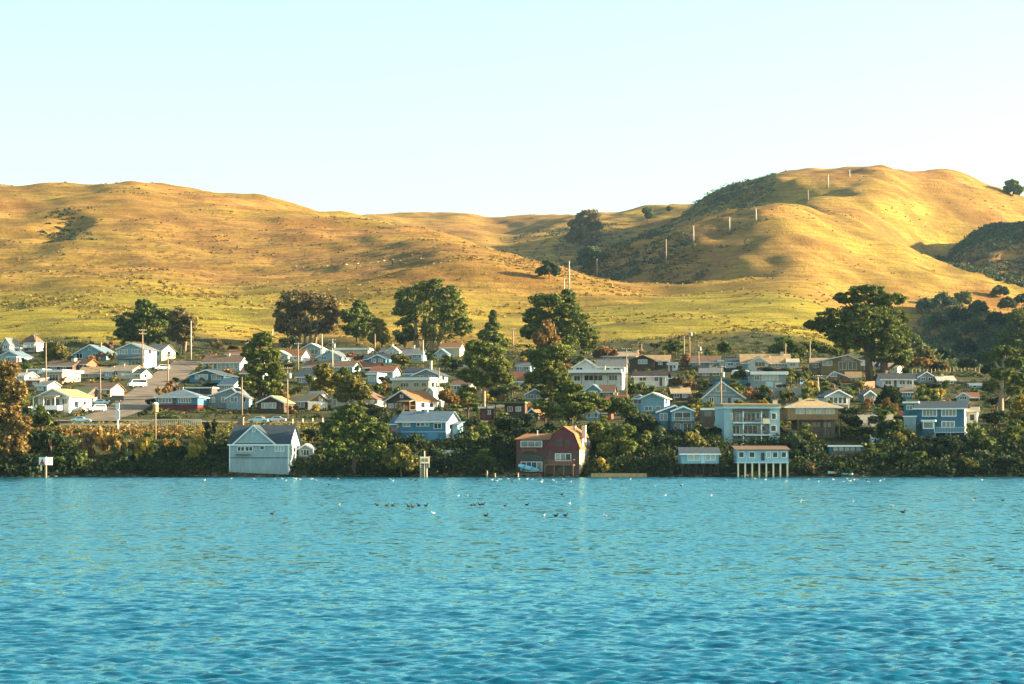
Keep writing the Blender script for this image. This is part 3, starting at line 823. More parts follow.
h = House('house', 'beige flat roofed modern house with three dark window bands', 392, 429, 390.5, -16)
h.block(392, 429, 391, 380, 377.4, 'flat', 8.5, 'cream', 'tan', over=0.5); h.win(400.5, 383, 408.5, 386.6, 3, glass=0, trim='cream'); h.win(414, 383, 419, 386.6, 2, glass=0, trim='cream'); h.win(421.8, 383, 426.5, 386.6, 2, glass=0, trim='cream'); h.swin(429, 0, 2, 4.5, 382, 387); h.swin(429, 0, 5.5, 7, 382, 387)
h = House('cottage', 'slim white gabled cottage sunlit between the beige house and the bare pole', 427.5, 433.5, 405, -40)
h.block(427.5, 433.5, 405, 391, 387.6, 'gf', 4, 'white', 'pale', over=0.3); h.win(429.5, 392.5, 431.6, 396, 1)
h = House('house', 'dark red gabled house with sunlit orange roof and brown porch above the blue house', 386, 416, 411, -34)
h.block(386, 416, 411, 400.5, 390.8, 'gf', 9, 'brown', 'orange', over=0.5, peak=402)
MB().box(h.x(386) + 0.15, h.x(416) - 0.15, -0.05, -0.002, h.z(409.5), h.z(403)).build('front_panel', WALL['tan'], h.root)
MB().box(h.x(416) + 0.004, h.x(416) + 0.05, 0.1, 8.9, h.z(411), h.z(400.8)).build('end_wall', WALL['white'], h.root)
h.win(388, 404, 393, 407.6, 2, -0.03); h.win(396, 404, 401, 407.6, 2, -0.03); h.win(400.5, 395.2, 403, 397.6, 1, 0, glass=1); h.swin(416.2, 0, 2, 3.6, 402.5, 407.5); h.swin(416.2, 0, 5.5, 7, 402.5, 407.5)
h.deck(403, 415.5, 409.8, 2.2, posts=3)
for pxx in (403.5, 409, 415):
    MB().box(h.x(pxx) - 0.1, h.x(pxx) + 0.1, -2.15, -1.95, h.z(409.8), h.z(402.2)).build('porch_post', TRIM['brown'], h.root)
MB().prism([(-2.5, h.z(402.4)), (-0.06, h.z(400.6)), (-0.06, h.z(399.9)), (-2.5, h.z(401.7))], 'x', h.x(402.5), h.x(416)).build('porch_roof', ROOF['tan'], h.root)
h = House('house', 'bright blue long house with dark blue roof and sunlit white end gable above the shore', 394, 446, 441.5, -15)
h.block(398, 446, 441.5, 421, 411.6, 'gs', 9.5, 'blue', 'bluegrey', over=0.6); h.block(389, 398.5, 441, 423.5, 415, 'gs', 7, 'blue', 'bluegrey', y0=1.2, over=0.4)
h.win(403, 423.2, 409.6, 426.4, 2); h.win(417, 423.2, 419.4, 426, 1); h.win(421, 423.2, 424.4, 426, 1); h.win(426, 423.2, 429, 426, 1); h.win(434.4, 423.6, 441.4, 428.4, 2, glass=0); h.garage(427.5, 433, 438, 441, trim='blue'); h.win(411, 432.5, 415.5, 437, 2, trim='blue')
MB().box(h.x(399), h.x(445.6), -0.05, -0.005, h.z(432.2), h.z(431.5)).build('trim_board', TRIM['paleblue'], h.root)
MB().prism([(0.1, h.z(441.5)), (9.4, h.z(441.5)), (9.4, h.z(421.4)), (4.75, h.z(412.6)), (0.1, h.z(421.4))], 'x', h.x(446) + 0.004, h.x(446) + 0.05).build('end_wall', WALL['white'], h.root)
h.swin(446.2, 0, 2.2, 4, 424, 429); h.swin(446.2, 0, 5.8, 7.2, 424, 429); h.chim(420.5, 410, 415, 4, 0.6, M_METAL)
h.deck(383, 401, 431.5, 3, posts=4); h.block(447, 453, 441, 425, 421.8, 'shed', 4, 'sky', 'bluegrey', y0=3.5)
h = House('house', 'grey gabled house with white roof edges behind the pines right of the orange roof', 480, 502, 355, -8)
h.block(480, 502, 355, 352.4, 346.8, 'gf', 8, 'grey', 'grey', peak=493); h.win(484, 352, 488, 354.2, 2)
h = House('house', 'house with faded red brown roof deep among the pines of the centre', 508, 527, 390, -10)
h.block(508, 527, 390, 381, 371.5, 'gs', 9, 'weathered', 'redbrown'); h.win(511, 382.5, 516, 387, 2); h.win(519, 382.5, 524, 387, 2)
h = House('carport', 'flat moss green roofed carport on posts over dark brown walls', 493, 525, 420, -5, 'carport')
h.block(505, 525, 420, 403.8, 403.5, 'none', 6, 'brown', 'green', noroof=True); h.win(508, 407, 512, 411, 2); h.win(516, 407, 520.5, 411, 2)
MB().box(h.x(486), h.x(525.5), -1.4, 6.4, h.z(403.4), h.z(401.6)).build('roof', ROOF['green'], h.root)
for pxx in (487, 496, 505.5):
    MB().box(h.x(pxx) - 0.1, h.x(pxx) + 0.1, -1.3, -1.1, h.z(424), h.z(403.5)).build('post', M_DARKWOOD, h.root)
h = House('shed', 'dark red shed under the carport roof among the pines', 480, 492, 420, -5, 'shed')
h.block(480, 492, 421, 408, 406.6, 'flat', 5, 'red', 'dark'); h.door(482, 411, 485, 420); h.win(487, 410.5, 490.5, 414, 2)
h = House('cabin', 'small brown cabin with an orange lit gable edge just above the red waterfront house', 527, 538, 421, -35)
h.block(527, 538, 421, 414, 408.6, 'gf', 5, 'brown', 'orange'); h.win(530, 414, 534, 417.4, 2)
# ---- red gambrel house
h = House('waterfront_house', 'red barn shaped waterfront house with gambrel roof, sunlit white side and flat wing', 515, 579, 474, -13, Y=501.0)
h.block(548, 579, 474, 447, 427, 'gambrel', 12.5, 'maroon', 'orange', over=0.6, foot=0.2, trim=None)
w_ = h.x(579) - h.x(548); zk_ = h.z(447) + (h.z(427) - h.z(447)) * 0.62
MB().prism([(h.x(548) + .02, h.z(450.5)), (h.x(579) - .02, h.z(450.5)), (h.x(579) - .02, h.z(447)), (h.x(579) - w_ * .15, zk_), (h.x(563.5), h.z(427.4)), (h.x(548) + w_ * .15, zk_), (h.x(548) + .02, h.z(447))], 'y', -0.10, -0.004).build('red_gable', WALL['red'], h.root)
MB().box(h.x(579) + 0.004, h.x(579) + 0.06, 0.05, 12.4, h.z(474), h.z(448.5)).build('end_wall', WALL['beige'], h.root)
h.block(516, 548, 474, 440, 434, 'shed', 10, 'maroon', 'orange', y0=0.3, over=0.4, foot=0.2)
MB().box(h.x(516) + 0.02, h.x(548) - 0.02, 0.21, 0.296, h.z(449.5), h.z(440.4)).build('red_panel', WALL['red'], h.root)
h.row(521, 541.5, 441.3, 446.6, 3, 1, 0.08, y=0.2, glass=1); h.deck(523, 537, 449.6, 1.3, y=0.2, posts=2, foot=452); h.row(521, 541.5, 455, 459.4, 2, 3, 0.1, y=0.3, glass=0, trim='dark'); h.row(521, 541.5, 462.2, 471, 4, 1, 0.08, y=0.3)
h.win(555.4, 440, 562.4, 445.6, 2, -0.1, glass=0, trim='brown'); h.win(565.6, 440, 569.6, 445.6, 1, -0.1, glass=0, trim='brown'); h.row(555.5, 570.5, 454, 460.5, 3, 1, 0.08)
h.deck(546, 575, 464.5, 1.7, posts=4, foot=476); h.win(558, 467, 566, 471.5, 3, trim='brown'); h.deck(515, 543, 473.6, 2.6, posts=5, rail=0, foot=478.5)
h.chim(569, 426, 433, 5, 0.55, M_STUCCO); h.chim(579.5, 425.5, 438, 4, 0.75, M_STUCCO); h.vent(532, 430, 438, 5)
for k_ in range(3):
    yd_ = 3 + k_ * 3.0
    dm_ = MB().box(h.x(579) - w_ * 0.12, h.x(579) + 0.1, yd_, yd_ + 1.3, h.z(446), h.z(438.5)).build('dormer', WALL['white'], h.root)
    MB().box(h.x(579) - w_ * 0.13, h.x(579) + 0.3, yd_ - 0.15, yd_ + 1.45, h.z(438.4), h.z(437.6)).build('dormer_roof', ROOF['orange'], dm_)
for i in range(7):
    MB().tube([(h.x(549 + i * 4.8), 0.3, h.z(479)), (h.x(549 + i * 4.8), 0.3, h.z(474.2))], 0.15, 7).build('pile', M_DARKWOOD, h.root)
h = House('cabin', 'small rust coloured cabin with blue white windows in the trees above the red house', 586, 606, 420, -24)
h.block(586, 599, 420, 412.5, 407.4, 'gf', 6, 'sky', 'orange'); h.row(587.5, 597.5, 413, 417, 3, 1, 0.1); h.block(599, 606, 420, 413, 410.4, 'gs', 4, 'rust', 'orange', y0=0.5)
# ---- big white house in the middle and its neighbours
h = House('house', 'big white three level house with grey roofs and a long white balcony', 570, 624, 391, -9)
h.block(571, 622, 391, 373, 372.4, 'flat', 9, 'white', 'pale', foot=2.5, over=0.1); h.block(573, 597, 372.4, 366.6, 359.4, 'gf', 9, 'white', 'grey', foot=0, y0=0.8, over=0.5); h.block(596, 624, 372.4, 366.4, 359.6, 'gs', 8, 'white', 'grey', foot=0, y0=1.2, over=0.5)
h.deck(569, 622, 373, 1.8, rail=0.85, solid=True, posts=5, railmat=TRIM['white'])
h.win(576, 367.4, 582, 371.8, 2, 0.8, glass=0); h.win(602, 368, 609, 371.8, 2, 1.2); h.win(613, 368, 619, 371.8, 2, 1.2); h.win(574.4, 376, 580, 380.6, 2, glass=0); h.win(584.5, 375.4, 602.5, 380.4, 4, glass=0); h.win(609, 375.4, 617, 380.4, 3, glass=0); h.chim(604.5, 366, 371, -0.5, 0.5, M_STUCCO); h.swin(622, 0, 2, 4, 376, 381)
h = House('garage', 'low garage with a blue white front gable and brown roof below the big white house', 586, 613, 396, -10, 'garage')
h.block(599, 613, 396, 391.5, 385, 'gs', 6, 'weathered', 'brown', y0=0.5); h.block(586, 600, 396.5, 389.6, 384.4, 'gf', 6, 'sky', 'bluegrey'); h.garage(588.5, 390.6, 597.5, 396); h.win(603, 392, 609, 394.6, 2, 0.5)
h = House('house', 'low house with sunlit pale flat roof and white chimneys above the big white house', 592, 636, 360, -8)
h.block(592, 636, 360, 356, 352.6, 'gs', 8, 'beige', 'tan', over=0.6); h.block(613, 633, 354, 352, 350.8, 'flat', 4, 'brown', 'dark', y0=7); h.chim(635.5, 350, 356, 4, 0.8, M_STUCCO); h.chim(633, 350.6, 356, 4, 0.6, M_STUCCO); h.win(597, 356.6, 603, 358.8, 3); h.win(622, 356.6, 628, 358.8, 3)
h = House('house', 'dark brown gabled house with a sunlit tan side roof right of the big white house', 628, 668, 369.5, -8)
h.block(640, 668, 369.5, 360.6, 354.8, 'gs', 8, 'brown', 'tan', y0=1.5); h.block(628, 654, 370, 360.6, 355.6, 'gf', 8, 'brown', 'brown', peak=643, over=0.6, trim=None); h.win(638.5, 359.8, 647, 363.6, 3, glass=2); h.win(658, 361.6, 661.5, 364.4, 2, 1.5, glass=2)
h = House('house', 'plain white house with brown roof and small dark windows behind the tall bare pole', 634, 665, 387, -10)
h.block(634, 665, 387, 376, 371, 'gs', 8, 'white', 'brown', over=0.7); h.win(639.5, 376.8, 646, 380.8, 2, glass=0); h.win(654.5, 376.6, 658, 381, 1, glass=0); h.door(659.5, 377.5, 662, 386); h.swin(665, 0, 2.5, 4.5, 377, 381)
h = House('carport', 'pale flat carport joined to the right of the plain white house', 667, 683, 384, -4, 'carport')
h.block(667, 683, 384, 378.6, 377, 'flat', 6, 'tan', 'pale', over=0.5); h.garage(669, 379.6, 675, 383.6, trim='brown'); h.garage(676.5, 379.6, 682, 383.6, trim='brown')
h = House('shed', 'tiny white shed with blue tarp roof right of the dark brown gabled house', 668, 677, 371, -5, 'shed')
h.block(668, 677, 371, 364.4, 362.6, 'gs', 3.5, 'white', 'bluegrey'); h.door(670, 365.6, 672, 371); h.win(673.6, 365.6, 675.6, 368, 1)
h = House('house', 'light blue house with a plain front gable and small left wing, centre right', 632, 664, 412.5, -12)
h.block(641, 664, 413, 398, 392.8, 'gf', 9, 'sky', 'pale', over=0.5); h.block(632, 641.6, 413, 398.6, 394, 'hip', 6, 'sky', 'bluegrey', y0=1.5); h.row(633, 640.6, 399.6, 403.4, 2, 1, 0.12, y=1.5, glass=0); h.win(645, 406.5, 652, 410.5, 2); h.win(656, 406.5, 660, 410.5, 1); h.swin(664, 0, 2, 4, 399, 404)
h = House('house', 'blue two storey house with stacked white framed picture windows and double gables', 658, 694, 433.5, 4)
h.block(658, 684, 429, 411.6, 405.2, 'gf', 9, 'blue', 'bluegrey', y0=1.5, peak=676); h.block(672, 694, 434, 410.8, 406.4, 'gf', 8, 'sky', 'bluegrey', over=0.4, peak=683)
h.win(661, 413.4, 668, 420, 2, 1.5, glass=1); h.win(675, 412.4, 690.5, 420, 2, glass=0); h.win(675.4, 423.6, 680.4, 430, 1, glass=1); h.win(683.5, 423.4, 691.2, 432, 2, glass=0)
h.deck(671.5, 694.5, 421.4, 0.6, rail=0.8, posts=2, railmat=TRIM['white']); h.door(668.6, 421, 671, 428.5, 1.5)
# ---- stilt boathouses
h = House('boathouse', 'low pale blue boathouse with dark roof on dark cross braced stilts', 681, 719, 463.5, 3, 'boathouse', 'boathouses on stilts along the shore', Y=499.3)
h.block(681, 719, 463.5, 453.6, 448, 'gs', 6, 'sky', 'slate', over=0.4, foot=0.0); h.win(688, 454.6, 699.6, 460, 2, glass=2); h.win(706, 454.6, 715, 460, 2, glass=2); h.door(701, 454.8, 704.6, 463.2, trim='paleblue')
for i in range(6):
    for yy in (0.3, 5.5):
        MB().tube([(h.x(682 + i * 7.2), yy, h.z(480)), (h.x(682 + i * 7.2), yy, h.z(463.8))], 0.15, 7).build('stilt', M_DARKWOOD, h.root)
bb = MB()
for i in range(5):
    a, b = h.x(682 + i * 7.2), h.x(689.2 + i * 7.2)
    bb.tube([(a, 0.14, h.z(476)), (b, 0.14, h.z(464.6))], 0.07, 5); bb.tube([(b, 0.02, h.z(476)), (a, 0.02, h.z(464.6))], 0.07, 5)
bb.build('cross_bracing', M_DARKWOOD, h.root)
h = House('boathouse', 'long blue white boathouse standing on tall white columns in the water', 737, 788.5, 462, 1, 'boathouse', 'boathouses on stilts along the shore', Y=498.8)
h.block(737, 788.5, 462, 450.4, 446.4, 'shed', 7, 'paleblue', 'brown', over=0.4, foot=0.0)
for a, b in ((739, 743.6), (749.4, 754.4), (773, 777.4), (781.6, 786)):
    h.win(a, 452.2, b, 457.2, 1, glass=0)
h.door(761, 452.6, 764.6, 460.6, trim='dark'); h.win(766.5, 452.2, 770.4, 457.2, 1, glass=2)
MB().box(h.x(736.5), h.x(789), -0.25, 7.1, h.z(463.2), h.z(462.02)).build('floor_beam', TRIM['paleblue'], h.root)
for i in range(8):
    for yy in (0.0, 6.5):
        MB().box(h.x(738.2 + i * 7.05) - 0.16, h.x(738.2 + i * 7.05) + 0.16, yy, yy + 0.3, h.z(480), h.z(463.25)).build('column', TRIM['cream' if yy == 0 else 'dark'], h.root)
MB().box(h.x(738), h.x(788), 6.9, 7.05, h.z(480), h.z(463.3)).build('void_shade_sheet', M_DARKWOOD, h.root)  # dark sheet standing in for the shaded void behind the columns
# ---- right-hand waterfront and slope
h = House('house', 'tall white blue flat roofed house with two storeys of recessed balconies', 724, 780, 443.5, 5)
h.block(724, 780, 443.5, 408.6, 406, 'none', 9, 'paleblue', 'brown', y0=2.2, noroof=True); h.block(724, 732.5, 443.5, 408.6, 408, 'none', 2.2, 'paleblue', 'brown', noroof=True, name='left_bay'); h.block(769.6, 780, 437, 408.6, 408, 'none', 2.2, 'paleblue', 'brown', noroof=True, name='right_bay')
MB().box(h.x(723) , h.x(780.6), -0.5, 11.6, h.z(408.55), h.z(406)).build('fascia', TRIM['paleblue'], h.root)
MB().prism([(-0.8, h.z(405.98)), (12, h.z(405.98)), (12, h.z(404.0)), (5, h.z(403.0)), (-0.8, h.z(404.2))], 'x', h.x(722.4), h.x(781)).build('roof', ROOF['tan'], h.root)
MB().box(h.x(732.6), h.x(769.5), -0.3, 0.2, h.z(411.2), h.z(409.2)).build('beam', TRIM['brown'], h.root)
for (fl, tag_) in ((423.4, 'deck'), (435.6, 'deck')):
    d_ = MB().box(h.x(732.6), h.x(769.5), -0.4, 2.15, h.z(fl), h.z(fl) + 0.25).build('deck', TRIM['paleblue'], h.root)
    r_ = MB(); r_.box(h.x(732.7), h.x(769.4), -0.36, -0.28, h.z(fl) + 1.12, h.z(fl) + 1.2)
    for q in range(22):
        xx = h.x(733.2 + q * 1.7); r_.box(xx - 0.03, xx + 0.03, -0.35, -0.29, h.z(fl) + 0.255, h.z(fl) + 1.117)
    r_.build('railing', M_WOOD, d_)
for pxx in (743.2, 761.4):
    MB().box(h.x(pxx) - 0.09, h.x(pxx) + 0.09, -0.25, -0.07, h.z(445.5), h.z(411.25)).build('post', TRIM['white'], h.root)
h.win(734.4, 412.6, 741, 421, 2, 2.2, glass=1); h.win(744.6, 413, 757, 421, 3, 2.2, glass=0); h.win(759, 413, 761, 419, 1, 2.2); h.win(763, 413.2, 768, 417.6, 1, 2.2, glass=0); h.win(734.4, 425.4, 741, 433.4, 2, 2.2, glass=0); h.win(745, 425.4, 759, 433.4, 3, 2.2, glass=0); h.win(763, 426, 768, 431, 1, 2.2, glass=0)
h.win(771.8, 413.2, 776, 419, 1, 0, glass=0); h.win(771.2, 425.6, 776, 431, 1, 0, glass=0); h.win(731, 414, 732, 419, 1, 0)
MB().box(h.x(762.6), h.x(769.4), -0.5, -0.42, h.z(423.8), h.z(418.6)).build('balcony_panel', TRIM['cream'], h.root); h.chim(777.4, 400, 406, 2, 0.9, M_STUCCO)
h = House('house', 'steep grey white gabled house with half timber strips left of the bushy orange shrub', 703, 744, 405, 2)
h.block(703, 744, 405, 397.4, 381.4, 'gf', 9, 'lightgrey', 'grey', over=0.5, peak=721); h.win(709.4, 397.4, 713.4, 404, 2, glass=0); h.win(716.4, 386, 720, 391, 1, glass=1); h.win(721.4, 386, 725.4, 391, 1, glass=1); h.win(733, 399, 740, 403.4, 3, glass=1); h.door(728, 397.6, 730.6, 404.6)
tb = MB()
for (xa, za, xb, zb) in ((708, 393, 734, 393), (721, 393, 721, 383), (706, 396.8, 741, 396.8)):
    A, B = Vector((h.x(xa), 0, h.z(za))), Vector((h.x(xb), 0, h.z(zb)))
    tb.box(min(A.x, B.x) - 0.07, max(A.x, B.x) + 0.07, -0.04, -0.004, min(A.z, B.z) - 0.07, max(A.z, B.z) + 0.07)
tb.build('timber_strips', TRIM['brown'], h.root)
h = House('shed', 'grey brown shed overgrown with vines beside the tall utility pole', 701.5, 714, 427, 3, 'shed')
h.block(701.5, 714, 427, 409.6, 408, 'flat', 4, 'weathered', 'green', over=0.3); h.win(704.4, 411, 711.4, 416.6, 2, glass=1, trim='brown'); h.door(706, 418.4, 709.6, 426.6, trim='brown')
h = House('house', 'dark roofed low house with small white annex on the slope below the grassy hill', 692, 727, 366.5, -6)
h.block(692, 719, 366.5, 361.6, 355.6, 'gs', 8, 'grey', 'brown', over=0.6); h.block(718.5, 727, 366.5, 361.4, 360.2, 'flat', 5, 'lightgrey', 'pale', y0=-0.5); h.win(696, 362.2, 701, 365, 2, glass=2); h.win(710, 361.8, 715, 365, 2, glass=2); h.win(721, 362.4, 725, 365, 2, -0.5)
h = House('house', 'white house with arched front gable and long tan roof under the round dark tree', 742, 798, 370.5, -4)
h.block(742, 789, 370.5, 362.6, 353.8, 'gs', 10, 'lightgrey', 'tan', over=0.6); h.block(748, 768, 370.5, 363, 357.4, 'gf', 4, 'white', 'pale', y0=-2.2, peak=759); h.block(787, 798, 370.5, 362.4, 359, 'gs', 6, 'white', 'pale', y0=-1)
h.win(755, 362.4, 764.6, 366.8, 3, -2.2, glass=0); h.win(772, 363.4, 784, 366.8, 4, glass=1); h.win(790, 363.4, 795, 366.4, 2, -1); h.chim(782.6, 351.6, 357, 4, 0.9, M_STUCCO); h.chim(760, 356, 360, 3, 0.6, M_STUCCO); h.vent(770, 355, 359)
h = House('house', 'grey blue flat roofed house with strip windows and white doors above the board fence', 752, 786, 388.5, 2)
h.block(752, 786, 388.5, 374.4, 371.4, 'flat', 8, 'grey', 'bluegrey', over=0.5); h.win(762, 375.6, 777.6, 380, 4, glass=2); h.win(754.4, 376, 759, 380, 2); h.garage(765.6, 381.6, 773.2, 388.2, trim='paleblue'); h.garage(775, 382.6, 782, 388.2, trim='cream')
h = House('house', 'ochre house with tan hip roof and balcony on two dark lower floors', 788, 838, 440, 3)
h.block(788, 838, 420, 407.6, 397.4, 'hip', 11, 'tan', 'tan', over=0.9, foot=0); h.block(799, 837, 440, 420.1, 420.1, 'none', 8, 'weathered', 'dark', y0=2.0, noroof=True); h.row(796, 834, 409, 414, 4, 2, 0.25, glass=2, trim='cream'); h.deck(795.5, 838, 419.2, 2.4, posts=4); h.row(803, 833, 421.8, 427, 3, 2, 0.4, glass=1, trim='dark', y=2.0); h.row(812, 832, 432, 437.6, 2, 2, 0.6, glass=0, trim='dark', y=2.0)
h.chim(803, 398, 404, 3, 0.7, M_STUCCO); h.chim(819, 398.4, 404, 3, 0.7, M_STUCCO); h.chim(792.5, 403.4, 408, 5, 0.8, M_STUCCO)
h = House('house', 'white gabled house on posts with tall narrow windows behind the ochre house', 826, 850, 408, 8)
h.block(826, 850, 404.6, 396, 390, 'gf', 8, 'white', 'grey', over=0.6, foot=0.1); h.row(829.4, 846.4, 397.4, 403.2, 4, 1, 0.4, glass=0)
for pxx in (827, 838, 849):
    MB().box(h.x(pxx) - 0.12, h.x(pxx) + 0.12, 0.1, 0.34, h.z(412), h.z(404.6) - 0.1).build('post', TRIM['white'], h.root)
h = House('shed', 'blue grey gabled garden shed behind the round orange bush', 864, 876, 403, 10, 'shed')
h.block(864, 876, 403, 395, 390.4, 'gf', 5, 'grey', 'bluegrey', over=0.25); h.door(868, 396.4, 871, 402.8, trim='blue'); h.win(872.4, 396.4, 874.6, 399, 1)
h = House('house', 'brown two tier house with big white windows under the spreading cypress', 811, 860, 375, -6)
h.block(821, 860, 375, 360.6, 355, 'gf', 9, 'tan', 'grey', over=0.7, peak=848); h.block(811, 828, 375, 362, 357.6, 'gs', 7, 'tan', 'tan', y0=2); h.win(823, 361, 832, 365.4, 2, glass=2); h.win(839, 362, 846, 369.4, 2, glass=0); h.win(848.4, 362, 856, 369.4, 2, glass=0); h.win(842, 357.6, 853, 360, 3, glass=1); h.win(813.6, 364, 818.6, 367, 2, 2)
h = House('cottage', 'small orange trimmed cottage with white gable window before the brown two tier house', 828, 860, 382, -8)
h.block(828, 848, 382, 376.6, 371.4, 'gf', 5, 'rust', 'orange', peak=834); h.win(831, 372.8, 836.6, 376.6, 2, glass=2); h.block(846, 860, 382, 377, 371.8, 'gs', 6, 'tan', 'tan', y0=1); h.win(851, 377.4, 856, 380, 2, 1); h.door(839.6, 377, 842, 382)
h = House('house', 'house with a black roof and white front at the edge of the dark trees, right', 882, 914, 388.5, 3)
h.block(882, 914, 388.5, 379, 373.4, 'gs', 9, 'white', 'dark', over=0.7); h.win(899.6, 380.6, 905, 384.4, 2); h.win(907, 380.6, 912, 384.4, 2); h.win(885, 380.6, 891, 384.4, 2); h.door(894, 380.2, 896.6, 388.2)
h = House('house', 'small blue grey gabled house right of the black roof', 918, 935, 383.5, 4)
h.block(918, 935, 383.5, 377, 371.8, 'gf', 7, 'grey', 'bluegrey'); h.win(921, 377.6, 925, 380.4, 2); h.win(928.4, 377.6, 932.4, 380.4, 2)
h = House('house', 'low sunlit ochre house behind the trunk of the spreading cypress', 882, 897, 373.5, -20)
h.block(882, 897, 373.5, 367, 363, 'gs', 7, 'cream', 'tan'); h.win(885, 368, 888.4, 371, 2); h.win(891, 368, 894.4, 371, 2)
h = House('house', 'navy blue two storey house with white framed windows, sunlit gable end and deck, far right', 916, 963, 440, -14)
h.block(917, 963, 440, 408, 401.4, 'gs', 10, 'navy', 'slate', over=0.7); h.win(923.6, 409.6, 936.4, 415.8, 4, glass=1, fw=0.16); h.win(942, 409.6, 955, 415.8, 4, glass=1, fw=0.16); h.win(942, 421.8, 953.4, 427, 3, glass=1, fw=0.14)
h.block(924, 935.4, 441, 421.4, 419.8, 'flat', 2.4, 'navy', 'slate', y0=-2.41, over=0.25); h.win(925.4, 422.4, 934, 428, 1, -2.41, glass=1, fw=0.2)
h.deck(935.6, 966, 432, 2.6, posts=3, rail=1.0, railmat=TRIM['paleblue'], wood=TRIM['paleblue'])
h.block(904, 917, 418, 402.4, 401, 'flat', 7, 'teal', 'bluegrey', y0=3, over=0.3); h.block(905, 917, 423, 416.4, 415.6, 'flat', 3, 'lightgrey', 'pale', y0=-0.2, over=0.15); h.win(907, 405, 912, 409, 2, 3)
X_ = h.x(963)
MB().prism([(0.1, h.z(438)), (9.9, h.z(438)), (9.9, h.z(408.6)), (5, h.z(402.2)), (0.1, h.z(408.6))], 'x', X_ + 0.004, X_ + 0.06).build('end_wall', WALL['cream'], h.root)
h.swin(963.3, 0, 3.6, 6.2, 410, 417, 1, 0); h.swin(963.3, 0, 4, 6, 420, 425, 1, 1)
gw = MB().prism([(8.0, h.z(434)), (11.6, h.z(434)), (11.6, h.z(411)), (9.8, h.z(407)), (8.0, h.z(411))], 'x', X_ + 0.07, X_ + 2.2).build('side_wing', WALL['white'], h.root)
rw = MB(); up = [(7.6, h.z(412)), (9.8, h.z(407) + .03), (12.0, h.z(412))]
rw.prism(up + [(t, z + 0.16) for t, z in up[::-1]], 'x', X_ + 0.08, X_ + 2.6).build('wing_roof', ROOF['pale'], h.root)
MB().box(X_ + 0.7, X_ + 1.6, 7.96, 8.0, h.z(420), h.z(414)).build('window', GLASS[0], h.root)
h = House('house', 'orange roofed small house with white front gable behind the navy house', 953, 978, 401, -8)
h.block(960, 978, 401, 397.4, 392.6, 'gs', 8, 'brown', 'redbrown'); h.block(957, 969, 401.5, 396.6, 393, 'gf', 4, 'paleblue', 'pale', y0=-1.4); h.win(960, 397, 966, 399.4, 3, -1.4)
h = House('boathouse', 'dark weathered boathouse with a strip of bright windows in the shade below the ochre house', 829, 865, 456, 3, 'boathouse', 'boathouses on stilts along the shore', Y=511)
h.block(829, 865, 456, 446.4, 445, 'flat', 6, 'teal', 'slate', over=0.4, foot=0.2); h.row(833, 861, 447.2, 450.8, 5, 1, 0.2, glass=2, trim='dark'); h.deck(831, 863, 456, 2, posts=5, foot=470)
h = House('shed', 'pale blue shed roof just showing among the dark trees at the right edge', 970, 986, 388, 4, 'shed')
h.block(970, 986, 388, 385, 383.4, 'gs', 5, 'lightgrey', 'bluegrey'); h.win(973, 385.6, 976, 387.4, 1)

# ---- half hidden houses between the trees
def small_house(name, label, x0, x1, base, eave, top, kind, wall, roof, rot=-12, depth=7, wins=2, glass=None, **kw):
    h = House(name, label, x0, x1, base, rot)
    h.block(x0, x1, base, eave, top, kind, depth, wall, roof, **kw)
    w = (x1 - x0)
    h.row(x0 + w * 0.12, x1 - w * 0.12, eave + (base - eave) * 0.12, eave + (base - eave) * 0.55, wins, 2, 0.6, glass=glass)
    h.swin(x1, 0, 2, 3.6, eave + (base - eave) * 0.12, eave + (base - eave) * 0.6)
    if RNG.random() < 0.7:
        h.chim(x0 + w * RNG.uniform(0.25, 0.8), top - 2.2, eave, depth * 0.4, 0.7, RNG.choice((M_BRICK, M_STUCCO)))
    return h
small_house('cottage', 'pale blue cottage half hidden behind the loose light green pine stack', 516, 530, 373, 366, 361.5, 'gs', 'sky', 'grey')
small_house('house', 'tan house wall glimpsed through the open pine with the bare pale trunk', 452, 470, 393, 385, 379, 'gs', 'beige', 'brown')
small_house('cottage', 'white cottage glimpsed between the open pine and the grey gabled house', 463, 477, 367, 360, 355, 'gf', 'white', 'grey')
small_house('house', 'grey house with brown roof directly behind the dark cypress at the double gables', 240, 262, 381, 373, 367, 'gs', 'lightgrey', 'brown')
small_house('cottage', 'cream cottage with rust roof right of the long weathered brown roof', 243, 259, 364, 358, 353, 'gs', 'cream', 'redbrown')
small_house('house', 'weathered brown house with grey roof right of the dark red fence and cypress trunk', 862, 882, 372, 365, 360, 'gs', 'tan', 'grey', 0)
small_house('cottage', 'weathered cottage with pale roof at the sunlit strip left of the bare trunk pine', 938, 955, 386, 380.5, 376, 'gs', 'weathered', 'pale', 2)
small_house('house', 'tan house with grey roof between the tiny white shed and the dark roofed low house', 700, 722, 378, 372, 367, 'gs', 'tan', 'grey', -4)
small_house('house', 'white house with slate roof in the hollow above the steep grey white gabled house', 726, 743, 368, 362, 357, 'gs', 'white', 'slate', -4)
small_house('house', 'grey house with rust roof between the plain white house and the big white house', 606, 625, 407, 400, 395, 'gs', 'grey', 'redbrown', -10)
small_house('cottage', 'small white cottage half buried in the big golden brown tree', 14, 25, 381, 376, 372, 'gs', 'white', 'pale', -20)
small_house('house', 'cream house with slate roof between the street top and the cream flat fronted house', 128, 141, 380, 373.5, 368.5, 'gs', 'beige', 'slate', -18)
small_house('house', 'brown house with tan roof on the slope right of the stacked window blue house', 672, 690, 401, 393, 388, 'gs', 'brown', 'tan', 2)
small_house('cottage', 'teal cottage with brown roof above the navy house, under dark trees', 896, 912, 399, 392, 387.5, 'gs', 'teal', 'brown', 2)
